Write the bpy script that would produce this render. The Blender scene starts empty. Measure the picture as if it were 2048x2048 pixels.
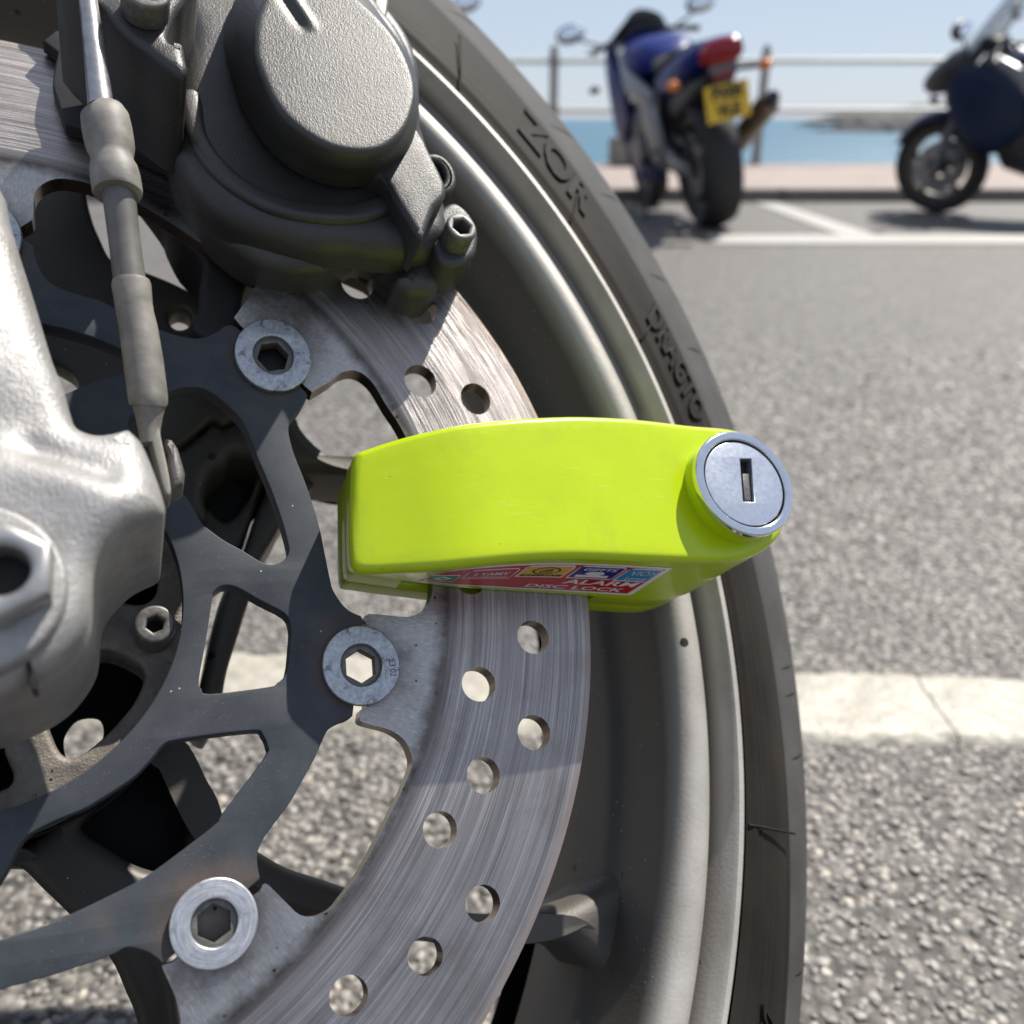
import bpy, bmesh, math, random
from mathutils import Vector, Matrix, Euler
from mathutils.geometry import delaunay_2d_cdt
random.seed(7)
PI = math.pi
S = bpy.context.scene
C = S.collection
# ------------------------------------------------------------------ camera
cam_d = bpy.data.cameras.new("camera"); cam = bpy.data.objects.new("camera", cam_d); C.objects.link(cam)
CAM_H = 0.385
cam.location = (0, 0, CAM_H)
cam.rotation_euler = (math.radians(90 - 23.6427), 0, 0)
cam_d.sensor_width = 36; cam_d.sensor_fit = 'HORIZONTAL'; cam_d.lens = 31.64
cam_d.clip_start = 0.01; cam_d.clip_end = 6000
cam_d.dof.use_dof = True; cam_d.dof.focus_distance = 0.222; cam_d.dof.aperture_fstop = 12.0
S.camera = cam
# ------------------------------------------------------------------ sky, sun, exposure
SUN = Vector((0.404, 0.44, 0.80)).normalized()
w = bpy.data.worlds.new("World"); S.world = w; w.use_nodes = True
nt = w.node_tree; bg = nt.nodes["Background"]
sky = nt.nodes.new("ShaderNodeTexSky"); sky.sky_type = 'NISHITA'; sky.sun_disc = False
sky.sun_elevation = math.asin(SUN.z); sky.sun_rotation = math.atan2(SUN.x, SUN.y)
sky.air_density = 1.0; sky.dust_density = 0.25; sky.ozone_density = 3.0; sky.altitude = 0
mx = nt.nodes.new("ShaderNodeMix"); mx.data_type = 'RGBA'; mx.inputs[0].default_value = 0.66       # thin coastal haze whitening the clear sky
nt.links.new(sky.outputs[0], mx.inputs[6]); mx.inputs[7].default_value = (6.9, 7.8, 9.7, 1)
nt.links.new(mx.outputs[2], bg.inputs[0]); bg.inputs[1].default_value = 0.062
sun_d = bpy.data.lights.new("sun", 'SUN'); sun_d.energy = 5.0; sun_d.angle = math.radians(0.53); sun_d.color = (1, .95, .87)
sun = bpy.data.objects.new("sun", sun_d); C.objects.link(sun)
sun.rotation_euler = (-SUN).to_track_quat('-Z', 'Y').to_euler()
S.view_settings.view_transform = 'Standard'; S.view_settings.look = 'None'
S.view_settings.exposure = 0.56; S.view_settings.gamma = 1; S.view_settings.use_curve_mapping = False
S.render.engine = 'CYCLES'
S.cycles.use_denoising = True
S.cycles.max_bounces = 6; S.cycles.caustics_reflective = False; S.cycles.caustics_refractive = False

# ------------------------------------------------------------------ material helpers
class NT:
    def __init__(s, name):
        s.m = bpy.data.materials.new(name); s.m.use_nodes = True; s.t = s.m.node_tree
        s.b = s.t.nodes["Principled BSDF"]; s.n = 0
    def N(s, typ, **kw):
        n = s.t.nodes.new(typ)
        for k, v in kw.items():
            if k.startswith('i_'):
                key = k[2:]; key = int(key) if key.isdigit() else key
                n.inputs[key].default_value = v
            else: setattr(n, k, v)
        return n
    def L(s, a, b): s.t.links.new(a, b)
    def coord(s): return s.N('ShaderNodeTexCoord').outputs['Object']
    def math(s, op, a, b=None, c=None):
        n = s.N('ShaderNodeMath', operation=op)
        for i, x in enumerate((a, b, c)):
            if x is None: continue
            if isinstance(x, (int, float)): n.inputs[i].default_value = x
            else: s.L(x, n.inputs[i])
        return n.outputs[0]
    def noise(s, vec, scale, detail=4, rough=.55, dist=0):
        n = s.N('ShaderNodeTexNoise'); n.inputs['Scale'].default_value = scale; n.inputs['Detail'].default_value = detail
        n.inputs['Roughness'].default_value = rough; n.inputs['Distortion'].default_value = dist
        if vec is not None: s.L(vec, n.inputs['Vector'])
        return n.outputs['Fac']
    def voro(s, vec, scale, feature='F1', out='Distance'):
        n = s.N('ShaderNodeTexVoronoi', feature=feature); n.inputs['Scale'].default_value = scale
        if vec is not None: s.L(vec, n.inputs['Vector'])
        return n.outputs[out]
    def ramp(s, fac, stops, interp='LINEAR'):
        n = s.N('ShaderNodeValToRGB'); r = n.color_ramp; r.interpolation = interp
        while len(r.elements) < len(stops): r.elements.new(.5)
        for e, (p, c) in zip(r.elements, stops):
            e.position = p; e.color = (*c, 1) if not isinstance(c, (int, float)) else (c, c, c, 1)
        s.L(fac, n.inputs[0]); return n.outputs[0]
    def mix(s, fac, a, b, mode='MIX'):
        n = s.N('ShaderNodeMix', data_type='RGBA', blend_type=mode)
        for i, x in ((0, fac), (6, a), (7, b)):
            if isinstance(x, (int, float)): n.inputs[i].default_value = x if i == 0 else (x, x, x, 1)
            elif isinstance(x, tuple): n.inputs[i].default_value = (*x, 1)
            else: s.L(x, n.inputs[i])
        return n.outputs[2]
    def vscale(s, vec, sc):
        n = s.N('ShaderNodeMapping'); n.inputs['Scale'].default_value = sc; s.L(vec, n.inputs[0]); return n.outputs[0]
    def polar(s, vec, cx=0, cy=0):
        x = s.N('ShaderNodeSeparateXYZ'); s.L(vec, x.inputs[0])
        a = s.math('SUBTRACT', x.outputs[0], cx); b = s.math('SUBTRACT', x.outputs[1], cy)
        r = s.math('SQRT', s.math('ADD', s.math('MULTIPLY', a, a), s.math('MULTIPLY', b, b)))
        th = s.math('ARCTAN2', b, a)
        return r, th, x.outputs[2]
    def comb(s, a, b, c):
        n = s.N('ShaderNodeCombineXYZ')
        for i, x in enumerate((a, b, c)):
            if isinstance(x, (int, float)): n.inputs[i].default_value = x
            else: s.L(x, n.inputs[i])
        return n.outputs[0]
    def bump(s, h, strength, dist=.001, normal=None):
        n = s.N('ShaderNodeBump'); n.inputs['Strength'].default_value = strength; n.inputs['Distance'].default_value = dist
        s.L(h, n.inputs['Height'])
        if normal is not None: s.L(normal, n.inputs['Normal'])
        return n.outputs[0]
    def set(s, **kw):
        for k, v in kw.items():
            key = {'col': 'Base Color', 'met': 'Metallic', 'rough': 'Roughness', 'spec': 'Specular IOR Level', 'normal': 'Normal',
                   'coat': 'Coat Weight', 'coatr': 'Coat Roughness', 'aniso': 'Anisotropic', 'tangent': 'Tangent',
                   'trans': 'Transmission Weight', 'emc': 'Emission Color', 'ems': 'Emission Strength', 'alpha': 'Alpha', 'sss': 'Subsurface Weight'}[k]
            i = s.b.inputs[key]
            if isinstance(v, (int, float)): i.default_value = v
            elif isinstance(v, tuple): i.default_value = (*v, 1) if len(v) == 3 and key != 'Normal' else v
            else: s.L(v, i)
        return s
def simple(name, col, met=0, rough=.5, var=.15, scale=200, bump=0, bdist=.0003, **kw):
    k = NT(name); c = k.coord(); n = k.noise(c, scale, 5)
    col2 = tuple(min(1, x * (1 - var)) for x in col); col3 = tuple(min(1, x * (1 + var)) for x in col)
    k.set(col=k.ramp(n, [(.3, col2), (.7, col3)]), met=met, rough=k.math('ADD', k.math('MULTIPLY', n, .16), rough - .08), **kw)
    if bump: k.set(normal=k.bump(n, bump, bdist))
    return k.m
def specks(k, c, col, scale, thr, tint, soft=.04):
    """dusty specks / dirt spots of their own shape"""
    v = k.voro(c, scale); nn = k.noise(c, scale * .11, 2)
    t = k.math('MULTIPLY', k.math('LESS_THAN', v, thr), k.math('GREATER_THAN', nn, .52))
    return k.mix(t, col, tint)

BOB = [((72.61, 59.16)), ((89.29, -27.67)), ((53.21, -80.34)), ((2.83, 88.49))]
def grime(k, c, n):
    """rusty dirt gathered round the bobbins"""
    x = k.N('ShaderNodeSeparateXYZ'); k.L(c, x.inputs[0]); tot = None
    for bx_, by_ in BOB:
        p_ = k.math('SUBTRACT', x.outputs[0], bx_ * .001); q_ = k.math('SUBTRACT', x.outputs[1], by_ * .001)
        d_ = k.math('SQRT', k.math('ADD', k.math('MULTIPLY', p_, p_), k.math('MULTIPLY', q_, q_)))
        d_ = k.math('ADD', d_, k.math('MULTIPLY', n, -.0085))
        m_ = k.ramp(d_, [(.0045, 1), (.0095, 0)]); tot = m_ if tot is None else k.math('MAXIMUM', tot, m_)
    return tot
def m_disc():
    k = NT('brake_disc_steel'); c = k.coord(); r, th, z = k.polar(c)
    p = k.comb(k.math('MULTIPLY', r, 2900), k.math('MULTIPLY', th, 2.2), 0)
    p2 = k.comb(k.math('MULTIPLY', r, 620), k.math('MULTIPLY', th, 1.3), 3)
    n1 = k.noise(p, 1, 3, .6); n2 = k.noise(p2, 1, 3, .6); n3 = k.noise(c, 90, 4)
    s = k.math('ADD', k.math('MULTIPLY', n1, .55), k.math('MULTIPLY', n2, .45))
    band = k.ramp(s, [(.30, (.155, .138, .128)), (.46, (.315, .288, .272)), (.56, (.435, .402, .38)), (.70, (.68, .64, .605))])
    band = k.mix(k.math('MULTIPLY', n3, .45), band, (.50, .43, .38), 'MULTIPLY')
    dust_shade = k.math('MULTIPLY', k.ramp(k.noise(k.vscale(c, (1, 1, 1)), 36, 6, .7), [(.50, 0), (.72, 1)]), .45); band = k.mix(dust_shade, band, (.16, .125, .105))
    scr = k.math('GREATER_THAN', k.noise(k.comb(k.math('MULTIPLY', r, 5200), k.math('MULTIPLY', th, 5), 9), 1, 1), .70); band = k.mix(k.math('MULTIPLY', scr, .45), band, (.82, .80, .78))
    # dull machined inner land with smears and brake dirt
    q = k.comb(k.math('MULTIPLY', r, 120), k.math('MULTIPLY', th, 120), 0)
    sc = k.noise(k.comb(k.math('MULTIPLY', r, 500), k.math('MULTIPLY', th, 170), 0), 1, 4, .6); d1 = k.noise(c, 160, 6, .7)
    land = k.ramp(sc, [(.3, (.33, .31, .29)), (.6, (.43, .41, .385)), (.75, (.58, .555, .53))])
    edge = k.ramp(k.math('ADD', r, k.math('MULTIPLY', d1, .006)), [(.0, 0), (.1135, 0), (.1165, 1)])
    spots = k.math('LESS_THAN', k.voro(c, 420), k.math('MULTIPLY', k.noise(c, 60, 2), .34))
    spots = k.math('MULTIPLY', spots, k.math('GREATER_THAN', d1, .56))
    land = k.mix(k.math('MULTIPLY', k.ramp(k.noise(c, 70, 7, .7), [(.50, 0), (.68, 1)]), .6), land, (.10, .082, .068))
    land = k.mix(k.math('MULTIPLY', grime(k, c, d1), .75), land, (.085, .062, .046)); land = k.mix(edge, land, (.08, .065, .055)); land = k.mix(spots, land, (.04, .03, .025))
    inb = k.ramp(r, [(.1143, 0), (.1150, 1)]); 
    outer = k.ramp(r, [(.1526, 0), (.1538, 1)])
    col = k.mix(inb, land, band); col = k.mix(outer, col, (.30, .22, .17))
    t = k.N('ShaderNodeTangent', direction_type='RADIAL', axis='Z').outputs[0]
    h = k.math('ADD', k.math('MULTIPLY', n1, inb), k.math('MULTIPLY', k.math('SUBTRACT', 1, inb), k.math('MULTIPLY', sc, .5)))
    step = k.math('MULTIPLY', inb, 1.5)
    nrm = k.bump(k.math('ADD', h, step), .35, .00025)
    side = k.math('LESS_THAN', k.math('ABSOLUTE', k.math('ADD', z, .0025)), .00225)
    col = k.mix(side, col, (.16, .12, .095))
    k.set(col=col, met=k.math('SUBTRACT', .92, k.math('MULTIPLY', outer, .5)), rough=k.math('ADD', .20, k.math('MULTIPLY', n2, .14)), aniso=k.math('MULTIPLY', inb, .80), tangent=t, normal=nrm)
    return k.m
def m_carrier():
    k = NT('carrier_dark_anodised'); c = k.coord()
    n = k.noise(c, 70, 6, .65); f = k.noise(c, 1500, 2)
    col = k.ramp(n, [(.3, (.035, .040, .048)), (.7, (.060, .066, .075))])
    rust = k.math('MULTIPLY', k.ramp(k.noise(c, 34, 5, .7), [(.60, 0), (.74, 1)]), .35)
    col = k.mix(rust, col, (.11, .080, .055))
    col = specks(k, c, col, 190, .055, (.40, .37, .32)); col = specks(k, k.vscale(c, (1, 1.3, 1)), col, 900, .10, (.16, .15, .135))
    gr = grime(k, c, n); col = k.mix(k.math('MULTIPLY', gr, .55), col, (.13, .085, .055))
    k.set(col=col, met=0, spec=.22, rough=k.math('ADD', .46, k.math('MULTIPLY', n, .2)), normal=k.bump(f, .18, .00015))
    return k.m
def m_bobbin(name, base, turned):
    k = NT(name); c = k.coord(); r, th, z = k.polar(c)
    n = k.noise(c, 900, 5, .7); rings = k.noise(k.comb(k.math('MULTIPLY', r, 4200), k.math('MULTIPLY', th, 1.2), 0), 1, 2)
    s = k.math('ADD', k.math('MULTIPLY', n, 1 - turned), k.math('MULTIPLY', rings, turned))
    lo = tuple(x * .62 for x in base); hi = tuple(min(1, x * 1.3) for x in base)
    col = k.ramp(s, [(.32, lo), (.68, hi)])
    dirt = k.math('MULTIPLY', k.ramp(k.noise(c, 330, 6, .75), [(.56, 0), (.66, 1)]), .8 - turned * .6)
    col = k.mix(dirt, col, (.05, .045, .04))
    k.set(col=col, met=.85, rough=k.math('ADD', .30, k.math('MULTIPLY', n, .22)), normal=k.bump(s, .3, .00012))
    return k.m
def m_caliper():
    k = NT('caliper_cast_paint'); c = k.coord()
    n = k.noise(c, 2100, 3, .6, .3); b = k.noise(c, 60, 4); wr = k.noise(k.vscale(c, (1.0, .40, 1)), 2300, 2, .5, .5)
    b2 = k.ramp(k.noise(c, 26, 6, .7), [(.52, 0), (.72, 1)])
    col = k.ramp(b, [(.3, (.045, .044, .043)), (.7, (.064, .0625, .061))])
    col = k.mix(k.math('MULTIPLY', b2, .35), col, (.10, .082, .066)); col = specks(k, c, col, 420, .06, (.03, .028, .026))
    h = k.math('ADD', k.math('MULTIPLY', n, .6), k.math('MULTIPLY', wr, .5))
    k.set(col=col, met=.45, rough=.44, normal=k.bump(h, .55, .00030))
    return k.m
def m_fork():
    k = NT('fork_silver_paint'); c = k.coord()
    n = k.noise(c, 260, 5, .6); fl = k.noise(c, 1050, 4, .75); br = k.noise(k.vscale(c, (1500, 900, 900)), 1, 3)
    col = k.ramp(n, [(.3, (.27, .26, .25)), (.72, (.375, .363, .352))])
    col = k.mix(k.ramp(k.noise(c, 28, 5), [(.46, 0), (.72, .62)]), col, (.20, .175, .15))
    h = k.math('ADD', k.math('MULTIPLY', fl, .6), k.math('MULTIPLY', br, .5))
    k.set(col=col, met=.35, rough=.46, normal=k.bump(h, .75, .0004))
    return k.m
def m_rim():
    k = NT('wheel_bronze_silver_paint'); c = k.coord()
    n = k.noise(c, 45, 6, .65); f = k.noise(c, 900, 2)
    col = k.ramp(n, [(.3, (.35, .322, .285)), (.7, (.47, .438, .395))])
    sp = k.math('LESS_THAN', k.voro(c, 75), .11); sp = k.math('MULTIPLY', sp, k.math('GREATER_THAN', k.noise(c, 16, 2), .5))
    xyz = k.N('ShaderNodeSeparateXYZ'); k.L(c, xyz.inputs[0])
    dust_shade = k.ramp(k.math('ADD', k.math('MULTIPLY', xyz.outputs[2], -1), k.math('MULTIPLY', n, .004)), [(.0245, 0), (.0295, 1)])      # shade inside the barrel, put into the paint colour by depth
    col = k.mix(k.math('MULTIPLY', dust_shade, .9), col, (.055, .048, .041))
    col = k.mix(sp, col, (.02, .018, .016)); col = specks(k, c, col, 300, .06, (.55, .52, .48))
    k.set(col=col, met=.25, rough=k.math('ADD', .42, k.math('MULTIPLY', n, .18)), normal=k.bump(f, .25, .0003))
    return k.m
def m_tyre():
    k = NT('tyre_rubber'); c = k.coord(); r, th, z = k.polar(c, -.10, .01)
    n = k.noise(c, 40, 6, .6); lines = k.noise(k.comb(k.math('MULTIPLY', r, 420), k.math('MULTIPLY', th, 3), k.math('MULTIPLY', z, 420)), 1, 4)
    s = k.math('ADD', k.math('MULTIPLY', n, .6), k.math('MULTIPLY', lines, .4))
    col = k.ramp(s, [(.3, (.0085, .0072, .006)), (.7, (.030, .0245, .020))])
    col = k.mix(k.math('MULTIPLY', k.math('LESS_THAN', z, -.0425), k.math('GREATER_THAN', z, -.12)), col, k.ramp(n, [(.3, (.058, .056, .054)), (.7, (.092, .089, .086))])); col = specks(k, c, col, 210, .07, (.012, .011, .010))
    k.set(col=col, rough=k.math('ADD', .62, k.math('MULTIPLY', n, .18)), spec=.12, normal=k.bump(k.math('ADD', lines, k.noise(c, 1200, 3)), .2, .00025))
    return k.m
def m_hub():
    k = NT('hub_cast_dirty'); c = k.coord()
    n = k.noise(c, 110, 6, .7); f = k.noise(c, 1500, 3, .7)
    col = k.ramp(n, [(.3, (.115, .098, .082)), (.7, (.27, .24, .205))])
    col = k.mix(k.math('MULTIPLY', k.math('LESS_THAN', k.voro(c, 330), .18), k.math('GREATER_THAN', n, .55)), col, (.02, .018, .016))
    k.set(col=col, met=.4, rough=.55, normal=k.bump(f, .6, .0004))
    return k.m
def m_lime():
    k = NT('lime_gloss_paint'); c = k.coord()
    n = k.noise(c, 70, 3); f = k.noise(c, 160, 3)
    col = k.ramp(n, [(.3, (.42, .545, .0015)), (.7, (.455, .58, .002))])
    col = specks(k, c, col, 240, .035, (.06, .08, .01)); col = specks(k, c, col, 520, .05, (.30, .34, .10))
    gr = k.math('MULTIPLY', k.ramp(k.noise(k.vscale(c, (1, .5, 1)), 95, 7, .75), [(.54, 0), (.74, 1)]), .22); col = k.mix(gr, col, (.26, .27, .06))
    sc = k.math('GREATER_THAN', k.noise(k.vscale(c, (120, 2600, 300)), 1, 1, .4), .735); col = k.mix(k.math('MULTIPLY', sc, .30), col, (.62, .68, .22))
    k.set(col=col, rough=.30, spec=.35, coat=.30, coatr=.07, normal=k.bump(k.math('ADD', k.noise(c, 900, 2), k.math('MULTIPLY', f, 3)), .05, .0004))
    return k.m
MAT = dict(disc=m_disc(), carrier=m_carrier(), bobbin=m_bobbin('bobbin_zinc', (.42, .44, .46), .15), bobbin_new=m_bobbin('bobbin_turned', (.52, .52, .53), .8),
    caliper=m_caliper(), fork=m_fork(), rim=m_rim(), tyre=m_tyre(), hub=m_hub(), lime=m_lime(),
    bolt=simple('bolt_grey_zinc', (.135, .127, .117), .45, .5, .25, 700, .5, .0002), nut=simple('axle_nut_worn_steel', (.37, .36, .35), .7, .42, .25, 160, .3, .0002),
    black=simple('socket_dark', (.012, .011, .011), .2, .6), hose=simple('hose_ferrule_grey', (.185, .17, .147), 0, .58, .3, 190, .4, .0004),
    rubber=simple('hose_rubber_grey', (.115, .107, .098), 0, .5, .2, 240, .3, .0002), rod=simple('steel_line', (.36, .35, .35), .8, .38, .2, 400, .15, .0001),
    chrome=simple('lock_chrome', (.72, .74, .78), 1, .13, .04, 300), lockface=simple('lock_cylinder_face', (.62, .645, .70), .85, .30, .06, 900, .12, .0001),
    red=simple('sticker_red', (.52, .008, .010), 0, .3, .06, 200), white=simple('sticker_white', (.80, .80, .78), 0, .3, .03, 200), green=simple('sticker_green', (.02, .22, .07), 0, .3),
    yellow=simple('sticker_yellow', (.70, .42, .02), 0, .3), blue=simple('sticker_blue', (.02, .02, .20), 0, .3), cyan=simple('sticker_cyan', (.02, .25, .50), 0, .3))

# ------------------------------------------------------------------ mesh helpers (mm in, metres out)
def obj(name, verts, faces, mat, parent=None, scale=1., smooth=35, kind=None, label=None):
    me = bpy.data.meshes.new(name); me.from_pydata([tuple(c * scale for c in v) for v in verts], [], faces)
    bm = bmesh.new(); bm.from_mesh(me); bmesh.ops.remove_doubles(bm, verts=bm.verts, dist=1e-7); bmesh.ops.recalc_face_normals(bm, faces=bm.faces); bm.to_mesh(me); bm.free()
    return finish(name, me, mat, parent, smooth, kind, label)
def finish(name, me, mat, parent, smooth=35, kind=None, label=None):
    for m in (mat if isinstance(mat, (list, tuple)) else [mat]): me.materials.append(m)
    o = bpy.data.objects.new(name, me); C.objects.link(o)
    if smooth:
        me.shade_smooth(); me.set_sharp_from_angle(angle=math.radians(smooth))
    if parent is not None: o.parent = parent
    if kind: o['kind'] = kind
    if label: o['label'] = label
    return o
def tag(o, label, cat, group=None, kind=None):
    o['label'] = label; o['category'] = cat
    if group: o['group'] = group
    if kind: o['kind'] = kind
    return o
def crom(pts, n=4, closed=True):
    out = []; N = len(pts)
    for i in range(N if closed else N - 1):
        if closed: p0, p1, p2, p3 = pts[i - 1], pts[i], pts[(i + 1) % N], pts[(i + 2) % N]
        else: p0, p1, p2, p3 = pts[max(i - 1, 0)], pts[i], pts[i + 1], pts[min(i + 2, N - 1)]
        for j in range(n):
            t = j / n; t2, t3 = t * t, t * t * t
            out.append(tuple(.5 * (2 * b + (c - a) * t + (2 * a - 5 * b + 4 * c - d) * t2 + (3 * b - a - 3 * c + d) * t3) for a, b, c, d in zip(p0, p1, p2, p3)))
    if not closed: out.append(tuple(pts[-1]))
    return out
def circle(cx, cy, r, n=48, ry=None, a0=0): return [(cx + r * math.cos(a0 + 2 * PI * i / n), cy + (ry or r) * math.sin(a0 + 2 * PI * i / n)) for i in range(n)]
_dg = None
def poly_mesh(loops, w0, w1, bevel=0, seg=2):
    """flat plate from outline loops (holes included), between heights w0 and w1, edges rounded; metres out"""
    cu = bpy.data.curves.new('tmp', 'CURVE'); cu.dimensions = '2D'; cu.fill_mode = 'BOTH'
    for lp in loops:
        sp = cu.splines.new('POLY'); sp.points.add(len(lp) - 1); sp.use_cyclic_u = True
        for p, q in zip(sp.points, lp): p.co = (q[0] * .001, q[1] * .001, 0, 1)
    cu.extrude = max((abs(w1 - w0) / 2 - bevel), 1e-4) * .001; cu.bevel_depth = bevel * .001; cu.bevel_resolution = seg; cu.offset = -bevel * .001
    o = bpy.data.objects.new('tmp', cu); C.objects.link(o)
    bpy.context.view_layer.update()
    me = bpy.data.meshes.new_from_object(o.evaluated_get(bpy.context.evaluated_depsgraph_get()))
    bpy.data.objects.remove(o); bpy.data.curves.remove(cu)
    me.transform(Matrix.Translation((0, 0, (w0 + w1) * .0005)))
    bm = bmesh.new(); bm.from_mesh(me); bmesh.ops.remove_doubles(bm, verts=bm.verts, dist=2e-7); bm.to_mesh(me); bm.free()
    me.materials.clear()
    return me
def plate(name, loops, w0, w1, mat, parent, bevel=.4, seg=2, smooth=35, label=None, center=None):
    me = poly_mesh(loops, w0, w1, bevel, seg)
    o = finish(name, me, mat, parent, smooth, None, label)
    if center is not None:
        v = Vector((center[0] * .001, center[1] * .001, center[2] * .001 if len(center) > 2 else 0)); me.transform(Matrix.Translation(-v)); o.location = v
    return o
def inside(p, lp):
    x, y = p; r = False; j = len(lp) - 1
    for i in range(len(lp)):
        xi, yi = lp[i]; xj, yj = lp[j]
        if (yi > y) != (yj > y) and x < (xj - xi) * (y - yi) / (yj - yi) + xi: r = not r
        j = i
    return r
def dist_loop(p, lp):
    best = 1e9; x, y = p
    for i in range(len(lp)):
        ax, ay = lp[i - 1]; bx, by = lp[i]; dx, dy = bx - ax, by - ay
        t = max(0, min(1, ((x - ax) * dx + (y - ay) * dy) / (dx * dx + dy * dy + 1e-12)))
        d = (x - ax - t * dx) ** 2 + (y - ay - t * dy) ** 2
        if d < best: best = d
    return math.sqrt(best)
def inset(lp, d):
    """offset a closed loop inwards by d"""
    N = len(lp); A = sum(lp[i - 1][0] * lp[i][1] - lp[i][0] * lp[i - 1][1] for i in range(N)); s = 1 if A > 0 else -1
    out = []
    for i in range(N):
        (ax, ay), (bx, by), (cx, cy) = lp[i - 1], lp[i], lp[(i + 1) % N]
        e1 = Vector((bx - ax, by - ay)); e2 = Vector((cx - bx, cy - by))
        e1 = e1.normalized() if e1.length > 1e-9 else e2.normalized(); e2 = e2.normalized() if e2.length > 1e-9 else e1
        n = Vector((-(e1.y + e2.y), e1.x + e2.x)); n = n.normalized() if n.length > 1e-6 else Vector((-e1.y, e1.x))
        out.append((bx + s * d * n.x, by + s * d * n.y))
    return out
def cast_mesh(lp, base, hfun, r=6, ring=4, grid=2.2, holes=()):
    """cast body: outline lp, rounded over with radius r, top surface height hfun(u, v); open at the back. mm"""
    V, F = [], []; N = len(lp); rings = [[(x, y, base) for x, y in lp]]
    for k in range(ring + 1):
        a = k / ring * PI / 2; ins = r * (1 - math.cos(a)); l2 = inset(lp, ins) if ins > 0 else lp
        rings.append([(x, y, max(base, hfun(x, y) - r * (1 - math.sin(a)))) for x, y in l2])
    for rg in rings: V += rg
    for k in range(len(rings) - 1):
        for i in range(N):
            j = (i + 1) % N; F.append((k * N + i, k * N + j, (k + 1) * N + j, (k + 1) * N + i))
    top = [(x, y) for x, y, z in rings[-1]]; pts = [Vector(p) for p in top]; edges = [(i, (i + 1) % N) for i in range(N)]
    xs = [p[0] for p in top]; ys = [p[1] for p in top]
    x = min(xs); row = 0
    while x < max(xs):
        y = min(ys) + (grid / 2 if row % 2 else 0)
        while y < max(ys):
            if inside((x, y), top) and dist_loop((x, y), top) > grid * .6: pts.append(Vector((x, y)))
            y += grid
        x += grid * .87; row += 1
    vv, ee, ff, ov, oe, of = delaunay_2d_cdt(pts, edges, [], 1, 1e-6)
    off = len(V); V += [(p.x, p.y, hfun(p.x, p.y)) for p in vv]
    F += [tuple(off + i for i in f) for f in ff]
    return V, F
def tube(path, radii, seg=24, cap=True):
    V, F = [], []; P = [Vector(p) for p in path]; up = None
    for i, p in enumerate(P):
        t = (P[min(i + 1, len(P) - 1)] - P[max(i - 1, 0)]).normalized()
        if up is None: up = t.orthogonal().normalized()
        up = (up - t * up.dot(t)).normalized(); s = t.cross(up); r = radii[i] if isinstance(radii, (list, tuple)) else radii
        V += [tuple(p + (up * math.cos(2 * PI * k / seg) + s * math.sin(2 * PI * k / seg)) * r) for k in range(seg)]
    for i in range(len(P) - 1):
        for k in range(seg):
            j = (k + 1) % seg; F.append((i * seg + k, i * seg + j, (i + 1) * seg + j, (i + 1) * seg + k))
    if cap: F += [tuple(range(seg))[::-1], tuple(range((len(P) - 1) * seg, len(P) * seg))]
    return V, F
def rings_mesh(rg, seg=180, close=False):
    """loft of circles (w, cx, cy, R)"""
    V = [(cx + R * math.cos(2 * PI * k / seg), cy + R * math.sin(2 * PI * k / seg), w) for w, cx, cy, R in rg for k in range(seg)]
    n = len(rg); F = []
    for i in range(n if close else n - 1):
        i2 = (i + 1) % n
        for k in range(seg):
            j = (k + 1) % seg; F.append((i * seg + k, i * seg + j, i2 * seg + j, i2 * seg + k))
    return V, F
def box(x0, x1, y0, y1, z0, z1):
    V = [(x, y, z) for x in (x0, x1) for y in (y0, y1) for z in (z0, z1)]
    return V, [(0, 1, 3, 2), (4, 6, 7, 5), (0, 4, 5, 1), (2, 3, 7, 6), (0, 2, 6, 4), (1, 5, 7, 3)]
def join(*vf):
    V, F = [], []
    for v, f in vf:
        o = len(V); V += list(v); F += [tuple(i + o for i in q) for q in f]
    return V, F
def hexa(cx, cy, r, a0=0): return [(cx + r * math.cos(a0 + PI / 3 * i), cy + r * math.sin(a0 + PI / 3 * i)) for i in range(6)]
def densify(lp, step):
    out = []
    for i in range(len(lp)):
        a, b = lp[i], lp[(i + 1) % len(lp)]; n = max(1, int(math.hypot(b[0] - a[0], b[1] - a[1]) / step))
        out += [(a[0] + (b[0] - a[0]) * j / n, a[1] + (b[1] - a[1]) * j / n) for j in range(n)]
    return out
def text_mesh(txt, size, extrude=0, bold=0, shear=0):
    cu = bpy.data.curves.new('txt', 'FONT'); cu.body = txt; cu.size = size; cu.extrude = extrude; cu.align_x = 'CENTER'; cu.align_y = 'CENTER'; cu.offset = bold; cu.shear = shear; cu.resolution_u = 3
    o = bpy.data.objects.new('txt', cu); C.objects.link(o); bpy.context.view_layer.update()
    me = bpy.data.meshes.new_from_object(o.evaluated_get(bpy.context.evaluated_depsgraph_get())); bpy.data.objects.remove(o)
    V = [tuple(v.co) for v in me.vertices]; F = [tuple(p.vertices) for p in me.polygons]; bpy.data.meshes.remove(me)
    return V, F

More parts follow.
